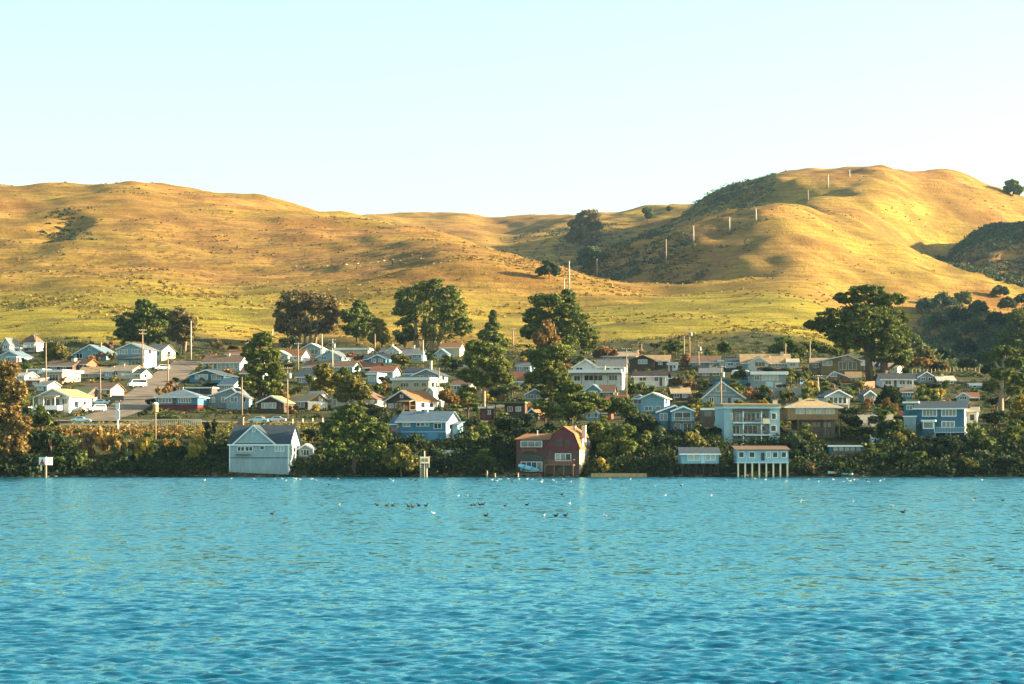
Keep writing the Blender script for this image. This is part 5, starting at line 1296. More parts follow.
for (x, y, w, hh, lf, lab) in [
    (86, 460, 28, 28, 'brown', 'brown thorny bush at the left end of the golden shore bushes'), (104, 458, 38, 34, 'goldb', 'big golden bush on the bank below the white double board post'), (126, 460, 36, 32, 'goldb', 'golden orange bush left of the yellow shore bush under the picket fence'),
    (148, 460, 34, 28, 'yellow', 'yellow shore bush below the left end of the picket fence'), (170, 456, 24, 20, 'goldb', 'low golden bush under the middle of the picket fence'), (193, 462, 34, 32, 'yellow', 'tall yellow green bush below the right end of the picket fence'),
    (214, 444, 26, 26, 'dark', 'tall dark bush left of the large grey waterfront house'), (215, 462, 20, 20, 'dark', 'dark bush at the water left of the large grey waterfront house'),
    (753, 404, 26, 20, 'orange', 'bushy orange shrub between the steep gabled house and the board fence'), (750, 388, 14, 8, 'orange', 'small orange shrub above the bushy orange shrub'),
    (802, 442, 42, 17, 'brown', 'spreading brown bare bush in front of the ochre house'), (814, 474, 24, 14, 'orange', 'orange dry bush at the water right of the white columned boathouse'), (800, 462, 40, 24, 'dark', 'big dark bush between the brown bare bush and the water'),
    (866, 410, 17, 14, 'orange', 'round orange bush in front of the blue grey garden shed'), (850, 416, 14, 9, 'yellow', 'clipped yellow hedge bush right of the ochre house'), (861, 416, 11, 8, 'yellow', 'small yellow hedge bush left of the parked dark cars'),
    (688, 391, 22, 14, 'orange', 'reddish orange shrub left of the steep gabled house'), (692, 404, 20, 14, 'brown', 'reddish brown shrub above the stacked window blue house'), (677, 385, 18, 10, 'gold', 'golden shrub right of the pale flat carport'),
    (655, 392, 24, 7, 'brown', 'low reddish brush above the light blue plain gabled house'), (602, 474, 24, 18, 'yellow', 'yellow green bush on the shore against the red waterfront house'), (587, 476, 10, 8, 'gold', 'small golden tuft at the foot of the sunlit white side wall'),
    (770, 372, 60, 6, 'gold', 'long golden hedge in front of the white house with arched gable'), (805, 374, 15, 11, 'gold', 'golden bush left of the brown two tier house'), (102, 360, 14, 11, 'brown', 'round brown bush in front of the wide pale blue gable'), (110, 361, 14, 11, 'olive', 'round olive bush right of the round brown bush'),
    (382, 392, 18, 14, 'gold', 'golden brown bush right of the small white cube house'), (296, 414, 22, 10, 'gold', 'golden hedge bush in front of the dark brown house'), (316, 412, 18, 9, 'yellow', 'yellow flowering bush right of the dark brown house with white end wall'),
    (355, 362, 28, 12, 'brown', 'round brown bush in front of the low pale flat roof'), (292, 358, 12, 7, 'yellow', 'yellow bush right of the small orange roofed house'), (272, 352, 14, 9, 'olive', 'yellowish bush behind the small orange roofed house'),
    (840, 390, 18, 13, 'dark', 'round dark shrub below the small orange trimmed cottage'), (858, 393, 20, 14, 'green', 'round green shrub left of the blue grey garden shed'), (207, 390, 36, 9, 'dark', 'long dark clipped hedge in front of the dark blue gabled house'),
    (172, 424, 74, 10, 'green', 'long green hedge under the bright blue hip roofed bungalow'), (142, 418, 18, 9, 'dark', 'dark hedge corner where the street meets the shore road'), (232, 352, 16, 9, 'olive', 'yellowish bush above the long weathered brown roof'),
    (215, 349, 20, 14, 'euc', 'purplish brown thicket shrub above the street top'), (207, 361, 12, 8, 'dark', 'dark bush at the left corner of the long weathered brown roof'), (179, 357, 12, 9, 'green', 'round green bush at the top of the street'), (172, 358, 10, 7, 'olive', 'yellow bush beside the round green bush at the street top'),
    (966, 400, 34, 5, 'yellow', 'yellow hedge strip in front of the orange roofed small house'), (920, 438, 20, 18, 'olive', 'olive bush left of the bay of the navy house'), (940, 374, 16, 6, 'yellow', 'yellow grass tuft on the sunlit strip right of the blue grey gabled house'),
]:
    if lf == 'euc':
        LEAF['euc_'] = LEAF['euc']
    shrub(x, y, w, hh, lf, lab, group='shrubs growing between the houses')
# fill between the houses
rf = random.Random(77)
cnt = 0
for _ in range(9000):
    if cnt >= 238:
        break
    px = rf.uniform(-5, 1030); py = rf.triangular(344, 470, 400)
    if px > 905 and py < 385:
        continue
    wpx = rf.uniform(12, 32) * (0.75 + 0.5 * (py - 344) / 120); hpx = wpx * rf.uniform(0.45, 0.85)
    p = hit(px, py)
    if p.y < 503 or p.y > 880:
        continue
    if on_house(p.x, p.y, 1.5) or on_road(p.x, p.y, wpx * 0.3 * p.y / FPX) or in_front_of_house(px, py, wpx * 0.4, hpx, p.y, 0.38):
        continue
    dkn = (py > 425)
    if 55 < px < 335 and 414 < py < 458 and py - hpx < 437:
        continue
    if 70 < px < 135 and 372 < py < 424:
        hpx *= 0.5
    lf = rf.choice(['dark', 'dark', 'dark', 'green', 'green', 'olive', 'cypress', 'bluegreen'] if dkn else ['green', 'green', 'olive', 'dark', 'dark', 'gold', 'orange', 'brown', 'olive', 'yellow', 'pine'])
    shrub(px, py, wpx, hpx, lf)
    cnt += 1

# ---- trees filling the gardens (five kinds, copied)
KIND = []
for k, (lf, bl, fl, cn) in enumerate([('pine', [(0, 0, 0.62, 0.36, 0.34, 0.2), (-0.2, 0.1, 0.42, 0.3, 0.3, 0.14), (0.24, 0, 0.45, 0.3, 0.3, 0.13), (0.04, 0, 0.84, 0.2, 0.2, 0.13)], 0.5, 'pine'),
                                      ('cypress', [(0, 0, 0.55, 0.4, 0.36, 0.2), (-0.25, 0, 0.4, 0.3, 0.3, 0.16), (0.25, 0.1, 0.4, 0.28, 0.3, 0.17), (0.1, 0, 0.78, 0.26, 0.24, 0.15)], 0.42, 'cypress'),
                                      ('green', [(0, 0, 0.55, 0.45, 0.4, 0.32), (-0.2, 0, 0.42, 0.32, 0.3, 0.24), (0.2, 0.1, 0.72, 0.26, 0.26, 0.2)], 0.8, 'broadleaf tree'),
                                      ('olive', [(0, 0, 0.6, 0.4, 0.38, 0.28), (0.22, 0, 0.42, 0.3, 0.3, 0.22), (-0.18, 0.1, 0.78, 0.24, 0.24, 0.16)], 0.75, 'garden tree'),
                                      ('dark', [(0, 0, 0.5, 0.5, 0.42, 0.34), (0.2, 0, 0.66, 0.3, 0.3, 0.22), (-0.24, 0.1, 0.6, 0.28, 0.3, 0.22)], 0.75, 'dense tree')]):
    rs = np.random.RandomState(500 + k)
    Cc, Rr = blob_clumps(bl, rs, 0.30, fl, 1.0)
    Rr = np.array(Rr) * np.array([0.42, 0.42, 0.42 if fl > 0.6 else 0.36])
    cm = leaf_mesh('crown', Cc, Rr, 40, 0.085, 510 + k, LEAF[lf])
    m = MB()
    m.tube([(0, 0, -0.15), (0.02, 0, 0.3), (0.03, 0, 0.8)], [0.04, 0.03, 0.01], 7)
    for b in bl:
        m.tube([(0.01, 0, 0.2), (b[0] * 0.6, b[1], b[2] * 0.7), (b[0], b[1], b[2])], [0.022, 0.015, 0.006], 5)
    tk = m.build('trunk', M_BARK, None, True)
    me_t = tk.data
    bpy.data.objects.remove(tk)
    KIND.append((cm, me_t, lf, cn))
TLAB = {}
def garden_tree(px, py, wpx, hpx, k, colour=None):
    p = hit(px, py); s = p.y / FPX
    cm, tm_, lf, cn = KIND[k]
    best = min((h for h in HOUSES if h.short), key=lambda h: math.hypot(px - (h.rect[0] + h.rect[1]) / 2, (py - h.base) * 1.3))
    dx = px - (best.rect[0] + best.rect[1]) / 2; dy = py - best.base
    hw = (best.rect[1] - best.rect[0]) / 2
    rel = ('behind' if dy < 0 else 'in front of') if abs(dx) < hw else ('right of' if dx > 0 else 'left of')
    for ex in ('', 'tall ', 'small ', 'leaning ', 'full ', 'thin '):
        lab = ' '.join(f'{ex}{CN[colour or lf]} {cn} {rel} the {best.short}'.split()[:16])
        if lab not in TLAB:
            break
    TLAB[lab] = 1
    t = thing(cn.replace(' ', '_') if cn.endswith('tree') else cn + '_tree', lab, 'tree', tuple(p), rf.uniform(0, 6.28), 'trees in the town gardens')
    for nm, me in (('crown', cm), ('trunk', tm_)):
        link(bpy.data.objects.new(nm, me), t)
    t.scale = (wpx * s * 1.05, wpx * s, hpx * s)
    if colour:
        o = t.children[0]
        o.material_slots[0].link = 'OBJECT'; o.material_slots[0].material = LEAF[colour]
for a_ in [(64, 384, 10, 8, 3), (74, 392, 10, 8, 2), (113, 386, 12, 12, 3), (106, 401, 16, 9, 3), (119, 393, 12, 10, 2), (40, 366, 8, 7, 2), (24, 366, 10, 9, 3), (87, 372, 10, 8, 4), (141, 369, 8, 8, 2), (151, 366, 10, 9, 3), (229, 376, 10, 10, 2), (202, 384, 10, 8, 4), (247, 399, 14, 12, 4), (252, 413, 14, 10, 2), (212, 413, 16, 8, 2), (187, 414, 12, 6, 4), (268, 394, 14, 14, 4), (319, 399, 14, 14, 4), (287, 368, 10, 10, 3), (331, 366, 10, 8, 2), (358, 374, 12, 10, 3), (394, 375, 12, 10, 2), (383, 386, 14, 12, 4), (151, 409, 14, 13, 4), (164, 396, 9, 10, 2), (176, 386, 9, 11, 4), (199, 374, 10, 12, 2), (455, 424, 26, 22, 1), (472, 434, 24, 20, 4), (500, 432, 30, 22, 1), (545, 425, 26, 24, 0), (536, 442, 26, 18, 4), (463, 402, 22, 20, 1), (512, 397, 20, 20, 0), (604, 432, 22, 18, 0), (634, 430, 24, 20, 4), (642, 456, 32, 24, 1),
           (664, 452, 26, 20, 4), (446, 472, 30, 18, 4), (482, 470, 34, 24, 1), (497, 452, 30, 22, 4), (312, 442, 26, 16, 4), (322, 464, 30, 20, 1), (310, 389, 16, 18, 2), (528, 398, 20, 26, 0), (545, 382, 20, 24, 1), (445, 372, 22, 18, 0), (430, 364, 16, 14, 2), (470, 372, 22, 22, 0), (530, 362, 22, 20, 1), (290, 374, 14, 14, 4),
           (700, 404, 14, 14, 2), (646, 398, 14, 10, 3), (672, 408, 16, 14, 4), (716, 440, 20, 16, 4), (790, 402, 14, 12, 4), (906, 384, 20, 20, 4), (932, 396, 26, 16, 4), (945, 392, 18, 14, 2), (872, 378, 14, 14, 2), (812, 388, 12, 10, 2), (742, 366, 14, 11, 3), (708, 358, 14, 10, 2), (655, 352, 14, 11, 4), (860, 440, 30, 16, 4), (895, 436, 24, 18, 4)]:
    garden_tree(*a_)
for a_ in [(872, 466, 40, 26, 1), (912, 470, 34, 22, 2), (950, 462, 38, 28, 4), (984, 458, 42, 34, 2), (1014, 452, 40, 36, 1), (898, 448, 28, 18, 3), (934, 448, 24, 14, 4), (968, 474, 30, 18, 3), (1008, 474, 34, 22, 4), (838, 474, 22, 14, 2), (1040, 440, 40, 40, 1), (1065, 430, 44, 40, 2), (1100, 425, 44, 44, 4), (1090, 455, 44, 36, 1), (1130, 445, 40, 36, 0), (1160, 440, 44, 40, 2), (-25, 440, 40, 34, 2), (-60, 430, 40, 36, 1), (-50, 460, 36, 30, 4), (-90, 440, 40, 36, 3),
           (30, 470, 30, 20, 4), (60, 472, 32, 18, 2)]:
    garden_tree(*a_)
nt_ = 0
for _ in range(6000):
    if nt_ >= 150:
        break
    px = rf.uniform(-10, 1034); py = rf.triangular(348, 462, 395)
    if px > 900 and py < 380:
        continue
    if px < 250 and py < 415 and rf.random() < 0.6:
        continue
    wpx = rf.uniform(16, 34) * (0.75 + 0.4 * (py - 344) / 120); hpx = wpx * rf.uniform(0.65, 1.1)
    p = hit(px, py)
    if p.y < 505 or p.y > 870 or on_house(p.x, p.y, 2.0) or on_road(p.x, p.y, 2.5) or in_front_of_house(px, py, wpx * 0.36, hpx, p.y, 0.48):
        continue
    if 70 < px < 205 and 395 < py < 426:
        continue
    if 55 < px < 335 and 414 < py < 458:
        continue
    garden_tree(px, py, wpx, hpx, rf.choice([0, 0, 1, 2, 3, 4, 4] if py < 425 else [1, 2, 4, 4, 4]), None)
    nt_ += 1

# ---- undergrowth: one mass on the bank and between the plots
def scatter_stuff(name, n, ur, yr, size, per, leaf, mat, seed, keep=None, hscale=0.7):
    rs = random.Random(seed)
    C, Rr = [], []
    tries = 0
    while len(C) < n and tries < n * 12:
        tries += 1
        u = rs.uniform(*ur); Y = rs.uniform(*yr)
        X = (u - 512) * Y / FPX
        r = rs.uniform(*size)
        if keep and not keep(u, X, Y, r):
            continue
        z = gz(X, Y)
        C.append((X, Y, z + r * hscale * 0.35)); Rr.append((r, r, r * hscale))
    o = link(bpy.data.objects.new(name, leaf_mesh(name, C, Rr, per, leaf, seed, mat)))
    o['kind'] = 'stuff'
    return o
def keep_town(u, X, Y, r):
    s = Y / FPX
    py = HOR - (gz(X, Y) - CAMH) / s
    if on_house(X, Y, r * 0.4) or on_road(X, Y, r) or in_front_of_house(u, py, r / s * 0.8, 1.2 * r / s, Y):
        return False
    if 60 < u < 340 and 536 < Y < 563:
        return False
    lim = 2.9 - max(0.0, Y - 505) * (0.085 if u < 345 else 0.05)
    if Y < 545 and r > max(0.85, lim):
        return False
    if Y < 545 and (78 < u < 134 or 140 < u < 166 or 180 < u < 206) and py - 1.3 * r / s < 454:
        return False
    return True
scatter_stuff('shore_thicket', 2300, (-380, 1500), (499.6, 541), (1.3, 3.0), 60, 0.5, LEAF['dark'], 301, keep_town, 0.9)
scatter_stuff('shore_undergrowth', 1000, (-380, 1500), (501.0, 546), (0.9, 2.1), 44, 0.42, LEAF['green'], 302, keep_town, 0.85)
scatter_stuff('garden_undergrowth', 3200, (-300, 1450), (543, 880), (0.8, 2.1), 38, 0.46, LEAF['shade'], 303, keep_town, 0.55)
scatter_stuff('dry_undergrowth', 520, (-120, 1150), (560, 900), (0.6, 1.4), 30, 0.40, LEAF['gold'], 304, keep_town, 0.5)
def keep_bank(u, X, Y, r):
    return not (on_house(X, Y, r * 0.4) or on_road(X, Y, r * 0.6)) and not (78 < u < 206 and Y < 524)
scatter_stuff('bank_brush', 420, (30, 350), (520, 545), (0.6, 1.2), 44, 0.34, LEAF['olive'], 306, keep_bank, 0.7)
scatter_stuff('golden_bank_brush', 150, (60, 215), (516, 540), (0.7, 1.4), 44, 0.34, LEAF['gold'], 307, keep_bank, 0.8)
scatter_stuff('mixed_bank_brush', 300, (300, 1150), (503, 544), (0.8, 1.8), 44, 0.36, LEAF['olive'], 308, keep_town, 0.8)
# ---- stones along the water line
bm = bmesh.new()
rq = random.Random(12)
for k in range(420):
    u = rq.uniform(-150, 1180); Yk = rq.uniform(498.6, 501.8); Xk = (u - 512) * Yk / FPX; q = rq.uniform(0.12, 0.55)
    g_ = bmesh.ops.create_icosphere(bm, subdivisions=1, radius=1.0)
    for v in g_['verts']:
        j_ = rq.uniform(0.75, 1.2)
        v.co = Vector((Xk + v.co.x * q * 1.5 * j_, Yk + v.co.y * q * j_, max(0.0, gz(Xk, Yk)) + v.co.z * q * 0.6 * j_))
me = bpy.data.meshes.new('shore_stones'); bm.to_mesh(me); bm.free()
me.materials.append(paint_mat('shore_stone', (0.16, 0.12, 0.085), 0.9, 0, 0.6))
so = link(bpy.data.objects.new('shore_stones', me)); so['kind'] = 'stuff'
# ---- brush on the hills, plus dark scrub standing in for slope shade
def hill_and_shade_scrub(name, n, yr, size, mat, seed, band=None, per=9, ur=(-200, 1250), leaf=0.9, hf=0.5):
    rs = np.random.RandomState(seed)
    N = n * 3
    u = rs.uniform(ur[0], ur[1], N); Y = np.exp(rs.uniform(np.log(yr[0]), np.log(yr[1]), N))
    X = (u - 512) * Y / FPX
    d = 0.5 + 0.5 * np.sin(X / 47 + 1.3 * np.sin(Y / 83.0)) * np.sin(Y / 39 + u / 210.0)
    d = d * 0.75 + 0.15
    if name.startswith(('brown', 'olive', 'dry')):
        d = np.clip(1.7 * d ** 2.6 * (0.6 + 0.5 * np.sin(X / 16.0 + 2 * np.sin(Y / 23.0))), 0, 1)
    if band is not None:
        d = d * band(u, Y)
    k = rs.rand(N) < d
    u, Y, X = u[k][:n], Y[k][:n], X[k][:n]
    z = H(X, Y)
    r = rs.uniform(size[0], size[1], len(u)) * (Y / 1300.0) ** 0.5
    C = np.stack([X, Y, z + 0.25 * r], -1)
    o = link(bpy.data.objects.new(name, leaf_mesh(name, C, np.stack([r * 1.6, r * 1.1, r * hf], -1), per, leaf, seed, mat)))
    o['kind'] = 'stuff'
hill_and_shade_scrub('brown_hill_brush', 4600, (930, 2300), (0.3, 0.85), leaf_mat('hill_brush_brown', (0.13, 0.068, 0.022), (0.25, 0.135, 0.042)), 401, lambda u, Y: 0.35 + 0.65 * np.exp(-((Y - 1300) / 260.0) ** 2))
hill_and_shade_scrub('olive_hill_brush', 2600, (900, 2500), (0.4, 1.2), leaf_mat('hill_brush_olive', (0.11, 0.085, 0.022), (0.24, 0.175, 0.04)), 402)
hill_and_shade_scrub('dry_meadow_tufts', 4000, (880, 1250), (0.3, 0.7), leaf_mat('tuft_straw', (0.20, 0.14, 0.03), (0.33, 0.24, 0.055)), 404, None, 8)
SHADE_SCR = leaf_mat('hill_and_shade_scrub', (0.022, 0.034, 0.016), (0.075, 0.085, 0.035))  # dark leaf colour that deepens the shade of valley, hollow and gully
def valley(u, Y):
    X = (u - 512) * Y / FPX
    g = (H(X + 8, Y) - H(X - 8, Y)) / 16.0  # slope turned from the sun decides where dark scrub stands for shade
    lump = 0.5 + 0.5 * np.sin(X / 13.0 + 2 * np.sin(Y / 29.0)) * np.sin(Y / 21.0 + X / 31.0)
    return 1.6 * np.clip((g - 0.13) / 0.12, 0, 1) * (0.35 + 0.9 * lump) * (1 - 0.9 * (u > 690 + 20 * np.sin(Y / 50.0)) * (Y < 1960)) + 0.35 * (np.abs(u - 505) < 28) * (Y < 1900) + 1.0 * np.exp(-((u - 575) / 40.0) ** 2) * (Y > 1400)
hill_and_shade_scrub('valley_shade_scrub', 8000, (1330, 2450), (0.8, 2.3), SHADE_SCR, 403, valley, 13, (500, 775), 1.1, 0.5)  # some real scrub, the rest dark clumps painting the valley's shade
hill_and_shade_scrub('hollow_shade_scrub', 2600, (1780, 2080), (1.2, 3.0), SHADE_SCR, 406, lambda u, Y: 1.2 * (u > 944 + 12 * np.sin(Y / 31.0)), 20, (935, 1090), 1.5, 0.55)  # scrub packed dark and dense to paint the shade of the hollow
hill_and_shade_scrub('gully_shade_scrub', 120, (1440, 1600), (0.6, 1.5), SHADE_SCR, 407, lambda u, Y: 1.0 * (np.abs(u - 66 - 8 * np.sin(Y / 25.0)) < 22), 14, (30, 105), 1.2, 0.5)  # dark clumps standing in for the shadow in the gully
hill_and_shade_scrub('ravine_brush', 4200, (930, 1620), (1.4, 3.6), LEAF['bluegreen'], 405, lambda u, Y: 1.4 * (u > 908 + 14 * np.sin(Y / 60.0)) * (u > 905 + (Y - 1520) * 0.22), 30, (905, 1100), 1.1, 0.7)
M_TYRE = paint_mat('rubber', (0.02, 0.02, 0.02), 0.9)
# ================================================================ POLES
def pole(px, top, base, label, arms=1, mat=None, transformer=False, lamp=False, rad=0.15, group='utility poles of the town', name='utility_pole', rot=None, lean=0.0):
    p = hit(px, base)
    s = p.y / FPX
    hgt = (base - top) * s
    k = (px * 7.3) % 1.0
    t = thing(name, label, 'utility pole', tuple(p), R(-35 + 60 * k) if rot is None else R(rot), group)
    if lean:
        t.rotation_euler[1] = R(lean)
    rad = max(rad, 0.16 * s / 0.25)
    MB().tube([(0, 0, -1.0), (0, 0, hgt)], [rad * 1.25, rad * 0.8], 9).build('pole', mat or M_POLE, t, True)
    for a in range(arms):
        z = hgt - 0.35 - a * 1.0
        c = MB().box(-1.15, 1.15, -rad - 0.13, -rad - 0.01, z - 0.09, z + 0.09).build('crossarm', M_POLE, t)
        for q in (-1.0, -0.45, 0.45, 1.0):
            MB().tube([(q, -rad - 0.07, z + 0.092), (q, -rad - 0.07, z + 0.26)], [0.06, 0.04], 6).build('insulator', M_METAL, c)
    if transformer:
        MB().tube([(rad + 0.36, 0, hgt - 2.6), (rad + 0.36, 0, hgt - 2.5), (rad + 0.36, 0, hgt - 1.5), (rad + 0.36, 0, hgt - 1.4)], [0.24, 0.32, 0.32, 0.2], 10).build('transformer', M_METAL, t)
    if lamp:
        MB().tube([(0, -rad, hgt - 1), (0.6, -rad - 0.4, hgt - 0.5), (1.3, -rad - 0.6, hgt - 0.45)], 0.05, 6).build('lamp_arm', M_METAL, t)
    return p + Vector((0, 0, hgt - 0.3))
tops = {}
PL = [(46, 342, 389, 'bare pole in front of the pinkish house, left of the garage window', 0, 0), (100.3, 369, 400, 'pole in front of the cream bungalow behind the white car', 0, 0), (36, 334, 352, 'short pole right of the pointed roof tower house', 1, 0),
      (142.6, 329, 375, 'pole with two crossarms before the blue two storey house', 2, 0), (168, 354, 392, 'street pole with crossarms between the street and the bright blue bungalow', 2, 0), (179.6, 322, 350, 'tall pole with pale transformer in front of the brownish eucalyptus', 1, 1),
      (191, 321, 360, 'plain pale tall pole at the top of the street', 0, 0), (242, 377, 415, 'plain pole in front of the grey double gabled house', 0, 0), (287.5, 367, 418, 'thick pole with transformer between the two dark brown houses', 1, 1),
      (298, 343, 370, 'pole with crossarm right of the small orange roofed house', 1, 0), (332.5, 339, 374, 'pole with transformer before the pale blue gabled house with sunlit corner', 2, 1), (322, 334, 356, 'bare pale pole below the brown eucalyptus clump', 0, 0),
      (272.5, 329, 342, 'pale short pole above the dark cypress near the meadow', 0, 0), (439, 368, 406, 'bare pole right of the beige flat roofed house', 0, 0), (375, 334, 356, 'bare pole before the small yellow green tree', 0, 0), (423, 340, 362, 'bare pole beside the small pale teal cottage', 0, 0),
      (481, 337, 351, 'pole left of the grey gabled house among the pines', 1, 0), (501.5, 335, 352, 'pole with crossarm right of the grey gabled house among the pines', 1, 0), (513, 328, 345, 'pole near the slim pointed conifer', 1, 0), (626.5, 348, 406, 'tallest bare pole at the right corner of the big white house', 1, 0),
      (641.5, 344, 356, 'short pole above the dark brown gabled house', 0, 0), (684, 336, 359, 'left one of two tall poles above the tiny white shed', 0, 0), (689.5, 328, 356, 'taller pole with crossarm and transformer above the tiny white shed', 1, 1), (698.5, 342, 367, 'brown pole in front of the dark roofed low house', 1, 1),
      (721, 366, 418, 'pole with transformer in front of the steep grey white gabled house', 1, 1), (785.5, 344, 368, 'thin dark pole behind the white house with arched gable', 0, 0), (810, 341, 372, 'thin dark pole left of the brown two tier house', 0, 0), (941.5, 391, 402, 'thin pole above the roof of the navy house', 0, 0),
      (800, 371, 383, 'street light pole right of the grey blue flat roofed house', 0, 0)]
for i, (x, a, b, lab, arms, tf) in enumerate(PL):
    pale = 'pale' in lab
    tops[i] = pole(x, a, b, lab, arms, M_POLEPALE if pale else None, bool(tf), lamp=('street' in lab), rad=0.13 if 'thin' in lab else 0.16)
tops['lean'] = pole(819.5, 375, 401, 'leaning pale pole rising behind the hip roof of the ochre house', 1, M_POLEPALE, lean=-4)
pole(155.6, 406, 440, 'post with an orange sunlit lantern box behind the picket fence', 0, M_POLE, name='lantern_post', group='posts on the shore road')
p = hit(155.6, 440); t = thing('lantern', 'orange sunlit lantern box on top of the post at the picket fence', 'lantern', (p.x, p.y, p.z + (440 - 407) * p.y / FPX), R(-30))
MB().box(-0.4, 0.4, -0.4, 0.4, -1.1, 0.5).build('housing', paint_mat('lantern_paint', (0.55, 0.30, 0.10), 0.6), t); MB().prism([(-0.5, 0.503), (0.5, 0.503), (0, 0.9)], 'y', -0.5, 0.5).build('cap', TRIM['white'], t)
# hill line
HL = [(569.2, 261, 291, 'pale tall pole rising over the leaning dark pine'), (564, 279, 290, 'short pale post beside the tall pole above the leaning dark pine'), (597, 259, 277, 'brown pole on the near ridge above the town, in front of the blue valley'), (666, 239, 262, 'brown thick pole at the foot of the right hill'),
      (693.5, 226, 242, 'pale pole on the right hill spur, first above the brown thick pole'), (729.5, 217, 231, 'pale pole on the right hill spur, second above the brown thick pole'), (756, 209, 221, 'pale pole on the right hill, third above the brown thick pole'),
      (808, 190, 200, 'small pole high on the right hill left of the taller one'), (828, 175, 188, 'taller pale pole near the right hilltop'), (849.5, 170, 177, 'tiny pale pole on the right hilltop skyline')]
for x, a, b, lab in HL:
    pole(x, a, b, lab, 0, M_POLEPALE if 'pale' in lab else M_POLE, rad=0.2, group='poles climbing the hill')
def wire(a, b, label, sag=1.2, r=0.035):
    m = MB()
    pts = [a.lerp(b, q / 12.0) - Vector((0, 0, sag * 4 * (q / 12.0) * (1 - q / 12.0))) for q in range(13)]
    m.tube(pts, r, 4, False)
    tag(m.build('power_line', M_TYRE if r < 0.04 else M_METAL, None), label, 'power line', 'power lines over the town')
wire(tops['lean'], hit(778, 398) + Vector((0, 0, 2)), 'pale wire from the leaning pole down to the board fence', 1.0, 0.05)
wire(tops['lean'], hit(850, 405) + Vector((0, 0, 4)), 'pale wire from the leaning pole to the white gabled house on posts', 0.6, 0.05)
wire(tops[3], tops[4], 'wire between the two poles beside the street', 1.5)
wire(tops[4], tops[7], 'wire from the street pole to the grey double gabled house', 1.6)
wire(tops[8], tops[10], 'wire between the two poles with transformers above the dark brown houses', 1.6)
wire(tops[7], tops[8], 'wire passing over the dark cypress to the thick transformer pole', 1.8)
wire(tops[22], tops[23], 'short wire between the poles above the dark roofed low house', 0.8)
wire(tops[23], tops[24], 'wire dropping to the pole of the steep gabled house', 1.6)

for a_, b_, lab in ((5, 6, 'wire between the two tall poles at the street top'), (9, 10, 'wire from the pole at the orange roofed house to the transformer pole'), (13, 19, 'long wire across the pines to the tallest bare pole'), (19, 21, 'wire from the tallest bare pole up to the two tall poles'),
                    (19, 24, 'wire from the tallest bare pole down to the steep gabled house'), (0, 1, 'wire between the two bare poles at the far left'), (2, 0, 'wire from the tower house pole to the pinkish house pole'), (14, 15, 'wire above the roofs below the big dark pine'), (16, 17, 'short wire beside the grey gabled house in the pines')):
    wire(tops[a_], tops[b_], lab, 1.4, 0.03)
# ================================================================ FENCES AND WALLS
def fence_line(name, label, a, b, hgt, style, mat, rz=0, cat='fence', base_drop=0.5):
    A, B = Vector(a), Vector(b)
    t = thing(name, label, cat, tuple(A), math.atan2(B.y - A.y, B.x - A.x))
    L = (B.xy - A.xy).length
    dz = (B.z - A.z) / max(L, 0.1)
    m = MB()
    k = max(2, int(L / {'picket': 0.42, 'board': 0.3, 'rail': 2.0, 'post': 2.2}[style]))
    def bar(x0, x1, y0, y1, z0, z1):
        m.add([(x0, y0, z0 + dz * x0), (x1, y0, z0 + dz * x1), (x1, y1, z0 + dz * x1), (x0, y1, z0 + dz * x0), (x0, y0, z1 + dz * x0), (x1, y0, z1 + dz * x1), (x1, y1, z1 + dz * x1), (x0, y1, z1 + dz * x0)],
              [(3, 2, 1, 0), (4, 5, 6, 7), (0, 1, 5, 4), (1, 2, 6, 5), (2, 3, 7, 6), (3, 0, 4, 7)])
    if style == 'picket':
        for i in range(k + 1):
            x = L * i / k
            m.box(x - 0.10, x + 0.10, -0.04, 0.04, dz * x + 0.1, dz * x + hgt - 0.12)
        m.build('pickets', mat, t); m = MB()
        bar(0, L, -0.10, -0.045, hgt - 0.22, hgt); bar(0, L, -0.10, -0.045, 0.05, 0.3)
        m.build('rails', mat, t)
    elif style == 'board':
        for i in range(k):
            x = L * i / k
            hh = hgt + 0.06 * math.sin(i * 1.7)
            m.box(x + 0.01, x + L / k - 0.01, -0.02, 0.02, dz * x - base_drop, dz * x + hh)
        m.build('boards', mat, t)
    elif style == 'rail':
        bar(0, L, -0.08, 0.0, hgt - 0.35, hgt)
        m.build('rail', mat, t)
    if style in ('rail', 'post', 'board'):
        kk = k if style != 'board' else max(2, int(L / 2.4))
        for i in range(kk + 1):
            x = L * i / kk
            MB().box(x - 0.09, x + 0.09, 0.025, 0.2, dz * x - 1.0, dz * x + hgt + (0.05 if style == 'post' else -0.02)).build('post', mat, t)
    return t
WH = TRIM['white']
def hz(px, py, up=0.0):
    return hit(px, py) + Vector((0, 0, up))
P1, P2 = hz(152, 429), hz(201, 429); P2.y = P1.y; P2.z = P1.z
fence_line('picket_fence', 'long cream picket railing on the shore road below the bright blue bungalow', P1, P2, 2.1, 'picket', TRIM['cream'])
P1, P2 = hz(130, 429), hz(150, 429); P2.y = P1.y; P2.z = P1.z
fence_line('picket_fence', 'shorter broken picket railing left of the long cream one', P1, P2, 1.9, 'picket', TRIM['cream'])
P1, P2 = hz(60, 431), hz(129, 431); P2.y = P1.y; P2.z = P1.z
fence_line('guard_rail', 'low pale guard rail along the shore road below the white waterfront house', P1, P2, 1.5, 'rail', TRIM['cream'])
fence_line('post_fence', 'row of pale fence posts on the road edge right of the large grey waterfront house', hz(293, 425), hz(323, 424), 1.3, 'post', TRIM['cream'])
fence_line('board_fence', 'long grey board fence above the lawn, below the grey blue flat roofed house', hz(759, 397), hz(811, 397), 2.4, 'board', WALL['grey'])
